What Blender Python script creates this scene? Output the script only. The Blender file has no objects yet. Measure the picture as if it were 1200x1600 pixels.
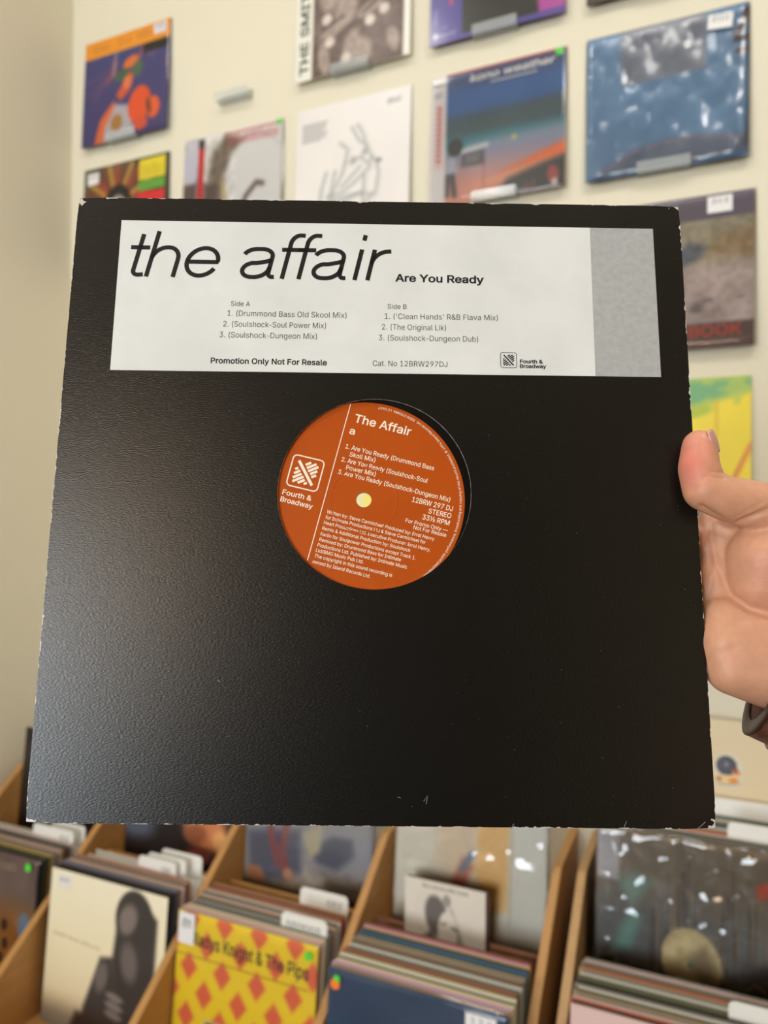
import bpy, bmesh, math, random
import numpy as np
from mathutils import Matrix, Vector
from mathutils.geometry import delaunay_2d_cdt
random.seed(7); RNG = np.random.default_rng(7)
SC = bpy.context.scene
COL = SC.collection
R = math.radians

# ------------------------------------------------------------------ camera
HC = 1.55                                   # eye height of the camera
FPX = 1150.0                                # focal length in pixels of a 1200 x 1600 frame
RIGHT = Vector((0.91498223, 0.40343128, 0.00712221))
UP = Vector((-0.00473413, -0.00691646, 0.99996487))
FWD = Vector((-0.40346637, 0.91498381, 0.00441854))
CAM = Vector((0, 0, HC))
cd = bpy.data.cameras.new('camera'); cam = bpy.data.objects.new('camera', cd); COL.objects.link(cam)
cam.matrix_world = Matrix(((RIGHT.x, UP.x, -FWD.x, CAM.x), (RIGHT.y, UP.y, -FWD.y, CAM.y),
                           (RIGHT.z, UP.z, -FWD.z, CAM.z), (0, 0, 0, 1)))
cd.sensor_fit = 'VERTICAL'; cd.sensor_height = 36.0; cd.sensor_width = 27.0
cd.lens = FPX * 36.0 / 1600.0
cd.clip_start = 0.02; cd.clip_end = 50
cd.dof.use_dof = True; cd.dof.focus_distance = 0.366; cd.dof.aperture_fstop = cd.lens / 3.4
SC.camera = cam

# ------------------------------------------------------------------ world, lights, exposure
w = bpy.data.worlds.new('world'); SC.world = w; w.use_nodes = True
w.node_tree.nodes['Background'].inputs[0].default_value = (0.80, 0.90, 1.0, 1)
w.node_tree.nodes['Background'].inputs[1].default_value = 1.5
SC.view_settings.view_transform = 'Standard'; SC.view_settings.look = 'None'
SC.view_settings.gamma = 1.0; SC.view_settings.use_curve_mapping = False
SC.view_settings.exposure = -0.22
def area_light(name, loc, size, size_y, power, color, target=None, shape='RECTANGLE'):
    d = bpy.data.lights.new(name, 'AREA'); d.shape = shape; d.size = size; d.size_y = size_y
    d.energy = power; d.color = color
    o = bpy.data.objects.new(name, d); COL.objects.link(o); o.location = loc
    t = Vector(target if target else (loc[0], loc[1], loc[2] - 1))
    o.rotation_euler = (t - Vector(loc)).to_track_quat('-Z', 'Y').to_euler()
    return o
CEIL = 3.75
# daylight enters by the shop window behind the camera (the cool glints on the film); the lamps hang in the ceiling above
# the frame (the shadows under the wall records); one warm pendant (the warm glints and the warm sheen on the sleeve)
area_light('daylight_window_offscreen', (-0.95, -3.72, 1.60), 1.5, 1.8, 150, (0.84, 0.93, 1.0), (-0.95, 0, 1.5))
for k, (lx, ly, p) in enumerate(((-1.25, 0.40, 8.5), (-0.2, 0.35, 5.5), (0.8, 0.35, 7.0), (-1.3, -1.4, 16), (0.60, 0.05, 14))):
    area_light('ceiling_lamp_%d_offscreen' % (k + 1), (lx, ly, CEIL - 0.03), 0.40, 0.40, p, (1.0, 0.96, 0.90), None, 'DISK')
d = bpy.data.lights.new('pendant_lamp_offscreen', 'POINT'); d.energy = 44; d.color = (1.0, 0.72, 0.44); d.shadow_soft_size = 0.26
o = bpy.data.objects.new('pendant_lamp_offscreen', d); COL.objects.link(o); o.location = (-0.10, -2.5, 2.20)

# ------------------------------------------------------------------ helpers
def s2l(c):
    c = np.asarray(c, float) / 255.0
    return np.where(c <= 0.04045, c / 12.92, ((c + 0.055) / 1.055) ** 2.4)
def lin(c): return tuple(float(x) for x in s2l(c)) + (1.0,)
def tag(o, label=None, cat=None, group=None, kind=None):
    if label: o['label'] = label
    if cat: o['category'] = cat
    if group: o['group'] = group
    if kind: o['kind'] = kind
    return o
def empty(name, loc=(0, 0, 0), rot=(0, 0, 0)):
    o = bpy.data.objects.new(name, None); COL.objects.link(o); o.location = loc; o.rotation_euler = rot
    o.empty_display_size = 0.05
    return o
def mesh_obj(name, me, mat=None, parent=None):
    o = bpy.data.objects.new(name, me); COL.objects.link(o)
    if mat and not me.materials: me.materials.append(mat)
    if parent: o.parent = parent
    return o
def pydata(name, v, f, mat=None, parent=None, smooth=False):
    me = bpy.data.meshes.new(name); me.from_pydata([tuple(p) for p in v], [], f); me.update()
    if smooth: me.polygons.foreach_set('use_smooth', [True] * len(me.polygons))
    return mesh_obj(name, me, mat, parent)
def bm_obj(name, bm, mat=None, parent=None, smooth=False):
    me = bpy.data.meshes.new(name); bmesh.ops.recalc_face_normals(bm, faces=bm.faces); bm.to_mesh(me); bm.free()
    if smooth: me.polygons.foreach_set('use_smooth', [True] * len(me.polygons))
    return mesh_obj(name, me, mat, parent)
def bm_box(bm, a, b, bevel=0.0):
    (x0, y0, z0), (x1, y1, z1) = a, b
    vs = [bm.verts.new(p) for p in ((x0, y0, z0), (x1, y0, z0), (x1, y1, z0), (x0, y1, z0),
                                    (x0, y0, z1), (x1, y0, z1), (x1, y1, z1), (x0, y1, z1))]
    fs = [bm.faces.new([vs[i] for i in q]) for q in ((0, 3, 2, 1), (4, 5, 6, 7), (0, 1, 5, 4), (1, 2, 6, 5), (2, 3, 7, 6), (3, 0, 4, 7))]
    if bevel:
        es = list({e for f in fs for e in f.edges})
        bmesh.ops.bevel(bm, geom=es, offset=bevel, segments=2, affect='EDGES', profile=0.5)
def box(name, a, b, mat, parent=None, bevel=0.0):
    bm = bmesh.new(); bm_box(bm, a, b, bevel); return bm_obj(name, bm, mat, parent)
def prism(name, prof, axis, t0, t1, mat, parent=None, bevel=0.0):
    """extrude a closed 2-D profile; axis 'x': profile is (y, z); axis 'y': profile is (x, z)"""
    bm = bmesh.new(); n = len(prof)
    def P(p, t): return (t, p[0], p[1]) if axis == 'x' else (p[0], t, p[1])
    a = [bm.verts.new(P(p, t0)) for p in prof]; b = [bm.verts.new(P(p, t1)) for p in prof]
    bm.faces.new(a); bm.faces.new(b[::-1])
    for i in range(n): bm.faces.new((a[i], b[i], b[(i + 1) % n], a[(i + 1) % n]))
    if bevel: bmesh.ops.bevel(bm, geom=list(bm.edges), offset=bevel, segments=2, affect='EDGES', profile=0.5)
    return bm_obj(name, bm, mat, parent)
def cam_point(px, py, z):
    """a pixel (1200 x 1600 frame) at a camera depth in metres"""
    return CAM + RIGHT * ((px - 600) / FPX * z) - UP * ((py - 800) / FPX * z) + FWD * z

# ------------------------------------------------------------------ materials
MATS = {}
def material(name, color, rough=0.5, spec=0.5, bump=None, vary=None, coat=0.0, metal=0.0, **kw):
    if name in MATS: return MATS[name]
    m = bpy.data.materials.new(name); m.use_nodes = True; MATS[name] = m
    nt = m.node_tree; b = nt.nodes['Principled BSDF']
    b.inputs['Base Color'].default_value = lin(color); b.inputs['Roughness'].default_value = rough
    b.inputs['Specular IOR Level'].default_value = spec; b.inputs['Coat Weight'].default_value = coat
    b.inputs['Metallic'].default_value = metal
    tc = nt.nodes.new('ShaderNodeTexCoord')
    if vary:                                   # (scale, colour, amount)
        nz = nt.nodes.new('ShaderNodeTexNoise'); nz.inputs['Scale'].default_value = vary[0]; nz.inputs['Detail'].default_value = 5
        nt.links.new(tc.outputs['Object'], nz.inputs['Vector'])
        mx = nt.nodes.new('ShaderNodeMix'); mx.data_type = 'RGBA'
        mx.inputs[6].default_value = lin(color); mx.inputs[7].default_value = lin(vary[1])
        mr = nt.nodes.new('ShaderNodeMapRange'); mr.inputs[1].default_value = 0.35; mr.inputs[2].default_value = 0.65; mr.inputs[4].default_value = vary[2]
        nt.links.new(nz.outputs['Fac'], mr.inputs[0]); nt.links.new(mr.outputs[0], mx.inputs[0])
        nt.links.new(mx.outputs[2], b.inputs['Base Color'])
    if bump:                                   # (scale, strength, distance)
        nz = nt.nodes.new('ShaderNodeTexNoise'); nz.inputs['Scale'].default_value = bump[0]; nz.inputs['Detail'].default_value = 4
        nt.links.new(tc.outputs['Object'], nz.inputs['Vector'])
        bp = nt.nodes.new('ShaderNodeBump'); bp.inputs['Strength'].default_value = bump[1]; bp.inputs['Distance'].default_value = bump[2]
        nt.links.new(nz.outputs['Fac'], bp.inputs['Height']); nt.links.new(bp.outputs[0], b.inputs['Normal'])
    for k, v in kw.items(): b.inputs[k.replace('_', ' ')].default_value = v
    return m
def wood_material(name, c1, c2):
    m = material(name, c1, 0.45); nt = m.node_tree; b = nt.nodes['Principled BSDF']
    tc = nt.nodes.new('ShaderNodeTexCoord'); mp = nt.nodes.new('ShaderNodeMapping')
    mp.inputs['Scale'].default_value = (30, 3.0, 22); nt.links.new(tc.outputs['Object'], mp.inputs[0])
    nz = nt.nodes.new('ShaderNodeTexNoise'); nz.inputs['Scale'].default_value = 2.0; nz.inputs['Detail'].default_value = 6; nz.inputs['Distortion'].default_value = 1.2
    nt.links.new(mp.outputs[0], nz.inputs['Vector'])
    mx = nt.nodes.new('ShaderNodeMix'); mx.data_type = 'RGBA'; mx.inputs[6].default_value = lin(c1); mx.inputs[7].default_value = lin(c2)
    nt.links.new(nz.outputs['Fac'], mx.inputs[0]); nt.links.new(mx.outputs[2], b.inputs['Base Color'])
    bp = nt.nodes.new('ShaderNodeBump'); bp.inputs['Strength'].default_value = 0.15; bp.inputs['Distance'].default_value = 0.001
    nt.links.new(nz.outputs['Fac'], bp.inputs['Height']); nt.links.new(bp.outputs[0], b.inputs['Normal'])
    return m
def art_material(name, rough, coat=0.0):
    if name in MATS: return MATS[name]
    m = bpy.data.materials.new(name); m.use_nodes = True; MATS[name] = m
    nt = m.node_tree; b = nt.nodes['Principled BSDF']
    a = nt.nodes.new('ShaderNodeVertexColor'); a.layer_name = 'print'
    nt.links.new(a.outputs[0], b.inputs['Base Color'])
    b.inputs['Roughness'].default_value = rough; b.inputs['Coat Weight'].default_value = coat; b.inputs['Coat Roughness'].default_value = 0.12
    return m
def film_material(name, rough, ior=1.5, tint=(1, 1, 1, 1)):
    m = bpy.data.materials.new(name); m.use_nodes = True; MATS[name] = m
    nt = m.node_tree; nt.nodes.remove(nt.nodes['Principled BSDF']); out = nt.nodes['Material Output']
    tr = nt.nodes.new('ShaderNodeBsdfTransparent'); tr.inputs[0].default_value = tint
    gl = nt.nodes.new('ShaderNodeBsdfGlossy'); gl.inputs['Roughness'].default_value = rough
    fr = nt.nodes.new('ShaderNodeFresnel'); fr.inputs[0].default_value = ior
    mx = nt.nodes.new('ShaderNodeMixShader')
    nt.links.new(fr.outputs[0], mx.inputs[0]); nt.links.new(tr.outputs[0], mx.inputs[1]); nt.links.new(gl.outputs[0], mx.inputs[2])
    nt.links.new(mx.outputs[0], out.inputs[0]); return m

M_WALL = material('cream_wall_paint', (233, 226, 205), 0.75, 0.3, bump=(160, 0.08, 0.002), vary=(1.5, (230, 223, 203), 0.6))
M_CEIL = material('white_ceiling_paint', (236, 235, 230), 0.8, 0.3)
M_FLOOR = material('concrete_floor', (120, 112, 100), 0.5, 0.4, vary=(3, (100, 92, 82), 1.0))
M_DARKW = material('dark_wall_for_reflection', (62, 50, 42), 0.8, 0.3)  # unseen rear wall, made dark to deepen the reflection in the held sleeve
M_WOOD = wood_material('honey_wood', (196, 148, 88), (168, 118, 64))
M_WOOD2 = wood_material('pale_plywood', (196, 158, 108), (164, 122, 74))
M_BROWN = material('brown_card_board', (138, 92, 70), 0.6, 0.3, vary=(40, (122, 80, 60), 0.7))
M_BLACK = material('dark_recess_plinth', (20, 16, 13), 0.8, 0.2)  # near-black all over, set back under the cabinet
M_PRINT = art_material('printed_card', 0.38)
M_PRINTG = art_material('glossy_printed_card', 0.30, 0.35)
M_FILM = film_material('clear_film', 0.06)
M_FILM2 = film_material('crumpled_clear_film', 0.10, 1.75)
M_FILM3 = film_material('wrinkled_clear_film', 0.17, 1.6)
M_WHITE = material('white_plastic', (238, 236, 230), 0.35)
M_PAPER = material('white_sticker_paper', (236, 234, 236), 0.5)
M_INK = material('black_ink', (22, 21, 22), 0.45, 0.3)
M_GREY_INK = material('grey_ink', (120, 118, 118), 0.5)
M_GREEN = material('green_dot_paper', (88, 214, 60), 0.45)
M_ORANGE_DOT = material('orange_dot_paper', (252, 128, 30), 0.45)
M_ACRYL = material('clear_acrylic', (205, 212, 212), 0.10, 0.6, Alpha=0.34)
M_STEEL = material('steel', (200, 200, 200), 0.25, 0.5, metal=1.0)

# ------------------------------------------------------------------ setting
DW = 1.640                                   # distance of the display wall
XL, XR, YB = -1.757, 3.0, -3.6
def structure(o): o['kind'] = 'structure'; return o
structure(box('floor', (XL - .1, YB - .1, -0.1), (XR + .1, DW + .1, 0), M_FLOOR))
structure(box('ceiling', (XL - .1, YB - .1, CEIL), (XR + .1, DW + .1, CEIL + .1), M_CEIL))
structure(box('wall_back', (XL - .1, DW, 0), (XR + .1, DW + .1, CEIL), M_WALL))
structure(box('wall_left', (XL - .1, YB, 0), (XL, DW, CEIL), M_WALL))
structure(box('wall_right', (XR, YB, 0), (XR + .1, DW, CEIL), M_WALL))
wx0, wx1, wz0, wz1 = -1.70, -0.20, 0.70, 2.50
bm = bmesh.new()
bm_box(bm, (XL, YB - .1, 0), (wx0, YB, CEIL)); bm_box(bm, (wx1, YB - .1, 0), (XR, YB, CEIL))
bm_box(bm, (wx0, YB - .1, 0), (wx1, YB, wz0)); bm_box(bm, (wx0, YB - .1, wz1), (wx1, YB, CEIL))
structure(bm_obj('wall_front', bm, M_DARKW))
def window(name, loc, rz, hw, hh):
    win = structure(empty(name, loc, (0, 0, rz)))
    for a, b in (((-hw, -.03, 0), (-hw + .06, .03, hh)), ((hw - .06, -.03, 0), (hw, .03, hh)), ((-hw, -.03, 0), (hw, .03, .06)), ((-hw, -.03, hh - .06), (hw, .03, hh)), ((-.03, -.03, 0), (.03, .03, hh))):
        box('window_frame', a, b, M_WHITE, win)
    pydata('window_pane', [(-hw, .02, 0), (hw, .02, 0), (hw, .02, hh), (-hw, .02, hh)], [(0, 1, 2, 3)], M_FILM, win)
window('window_1', ((wx0 + wx1) / 2, YB - .05, wz0), 0, (wx1 - wx0) / 2, wz1 - wz0)

# ------------------------------------------------------------------ printed art: a small numpy painter
class Art:
    def __init__(s, n, color):
        s.n = n; g = np.linspace(0, 1, n); s.u, s.v = np.meshgrid(g, g); s.c = np.ones((n, n, 3)) * np.array(color, float)
    def put(s, m, color, a=1.0):
        m = np.clip(m, 0, 1)[..., None] * a; s.c = s.c * (1 - m) + np.array(color, float) * m; return s
    def rect(s, u0, v0, u1, v1, color, soft=0.012, a=1.0):
        d = np.minimum(np.minimum(s.u - u0, u1 - s.u), np.minimum(s.v - v0, v1 - s.v)); return s.put(d / soft + .5, color, a)
    def ell(s, cu, cv, ru, rv, color, rot=0, soft=0.12, a=1.0):
        c, q = math.cos(R(rot)), math.sin(R(rot)); x = (s.u - cu) * c + (s.v - cv) * q; y = -(s.u - cu) * q + (s.v - cv) * c
        d = 1 - np.sqrt((x / ru) ** 2 + (y / rv) ** 2); return s.put(d / soft + .5, color, a)
    def ring(s, cu, cv, r, w, color, soft=0.01, a=1.0, ry=1.0):
        d = np.abs(np.sqrt((s.u - cu) ** 2 + ((s.v - cv) / ry) ** 2) - r); return s.put((w / 2 - d) / soft + .5, color, a)
    def line(s, pts, w, color, soft=0.012, a=1.0):
        d = np.full(s.u.shape, 9.0)
        for (x0, y0), (x1, y1) in zip(pts[:-1], pts[1:]):
            L2 = (x1 - x0) ** 2 + (y1 - y0) ** 2 + 1e-12
            t = np.clip(((s.u - x0) * (x1 - x0) + (s.v - y0) * (y1 - y0)) / L2, 0, 1)
            d = np.minimum(d, np.hypot(s.u - x0 - t * (x1 - x0), s.v - y0 - t * (y1 - y0)))
        return s.put((w / 2 - d) / soft + .5, color, a)
    def poly(s, pts, color, soft=0.02, a=1.0):
        ins = np.zeros(s.u.shape, bool); d = np.full(s.u.shape, 9.0); n = len(pts)
        for i in range(n):
            (x0, y0), (x1, y1) = pts[i], pts[(i + 1) % n]
            cond = ((y0 > s.v) != (y1 > s.v)); xx = (x1 - x0) * (s.v - y0) / ((y1 - y0) or 1e-9) + x0
            ins ^= cond & (s.u < xx)
            L2 = (x1 - x0) ** 2 + (y1 - y0) ** 2 + 1e-12
            t = np.clip(((s.u - x0) * (x1 - x0) + (s.v - y0) * (y1 - y0)) / L2, 0, 1)
            d = np.minimum(d, np.hypot(s.u - x0 - t * (x1 - x0), s.v - y0 - t * (y1 - y0)))
        return s.put(np.where(ins, d, -d) / soft + .5, color, a)
    def grad(s, stops):
        vs = [p[0] for p in stops]
        for k in range(3): s.c[..., k] = np.interp(s.v, vs, [p[1][k] for p in stops])
        return s
    def noise(s, n, amp, color=None, thr=None, mask=None, sx=1.0):
        """value noise, n cells across; tints by +-amp, or paints colour above thr"""
        nx, ny = max(2, int(n * sx)), max(2, int(n)); t = RNG.random((ny + 2, nx + 2))
        x = s.u * nx; y = s.v * ny; i = x.astype(int); j = y.astype(int); fx = x - i; fy = y - j
        fx = fx * fx * (3 - 2 * fx); fy = fy * fy * (3 - 2 * fy)
        q = (t[j, i] * (1 - fx) + t[j, i + 1] * fx) * (1 - fy) + (t[j + 1, i] * (1 - fx) + t[j + 1, i + 1] * fx) * fy
        k = 1.0 if mask is None else mask
        if color is None: s.c = s.c + ((q - .5) * 2 * amp * k)[..., None]
        else: s.put((q - thr) / .12 * k, color, amp)
        return s
    def box_mask(s, u0, v0, u1, v1): return ((s.u > u0) & (s.u < u1) & (s.v > v0) & (s.v < v1)).astype(float)
    def marks(s, u0, u1, v, h, color, n, a=0.8):
        """lettering too blurred to read: upright dashes of uneven length"""
        for k in range(n):
            uu = u0 + (u1 - u0) * (k + .5) / n; hh_ = h * RNG.uniform(.6, 1)
            s.line([(uu, v), (uu, v + hh_)], (u1 - u0) / n * RNG.uniform(.3, .55), color, 0.01, a)
        return s
    def mesh(s, name, w, h, y, x0=None, z0=0.0):
        n = s.n; x0 = -w / 2 if x0 is None else x0
        me = bpy.data.meshes.new(name)
        V = np.stack([x0 + s.u * w, np.full_like(s.u, y), z0 + s.v * h], -1).reshape(-1, 3)
        I = np.arange(n * n).reshape(n, n)
        F = np.stack([I[:-1, :-1], I[:-1, 1:], I[1:, 1:], I[1:, :-1]], -1).reshape(-1, 4)
        me.from_pydata(V.tolist(), [], F.tolist())
        at = me.color_attributes.new('print', 'FLOAT_COLOR', 'POINT')
        col = np.ones((n * n, 4)); col[:, :3] = s2l(np.clip(s.c, 0, 255)).reshape(-1, 3)
        at.data.foreach_set('color', col.ravel()); me.update(); return me

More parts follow.
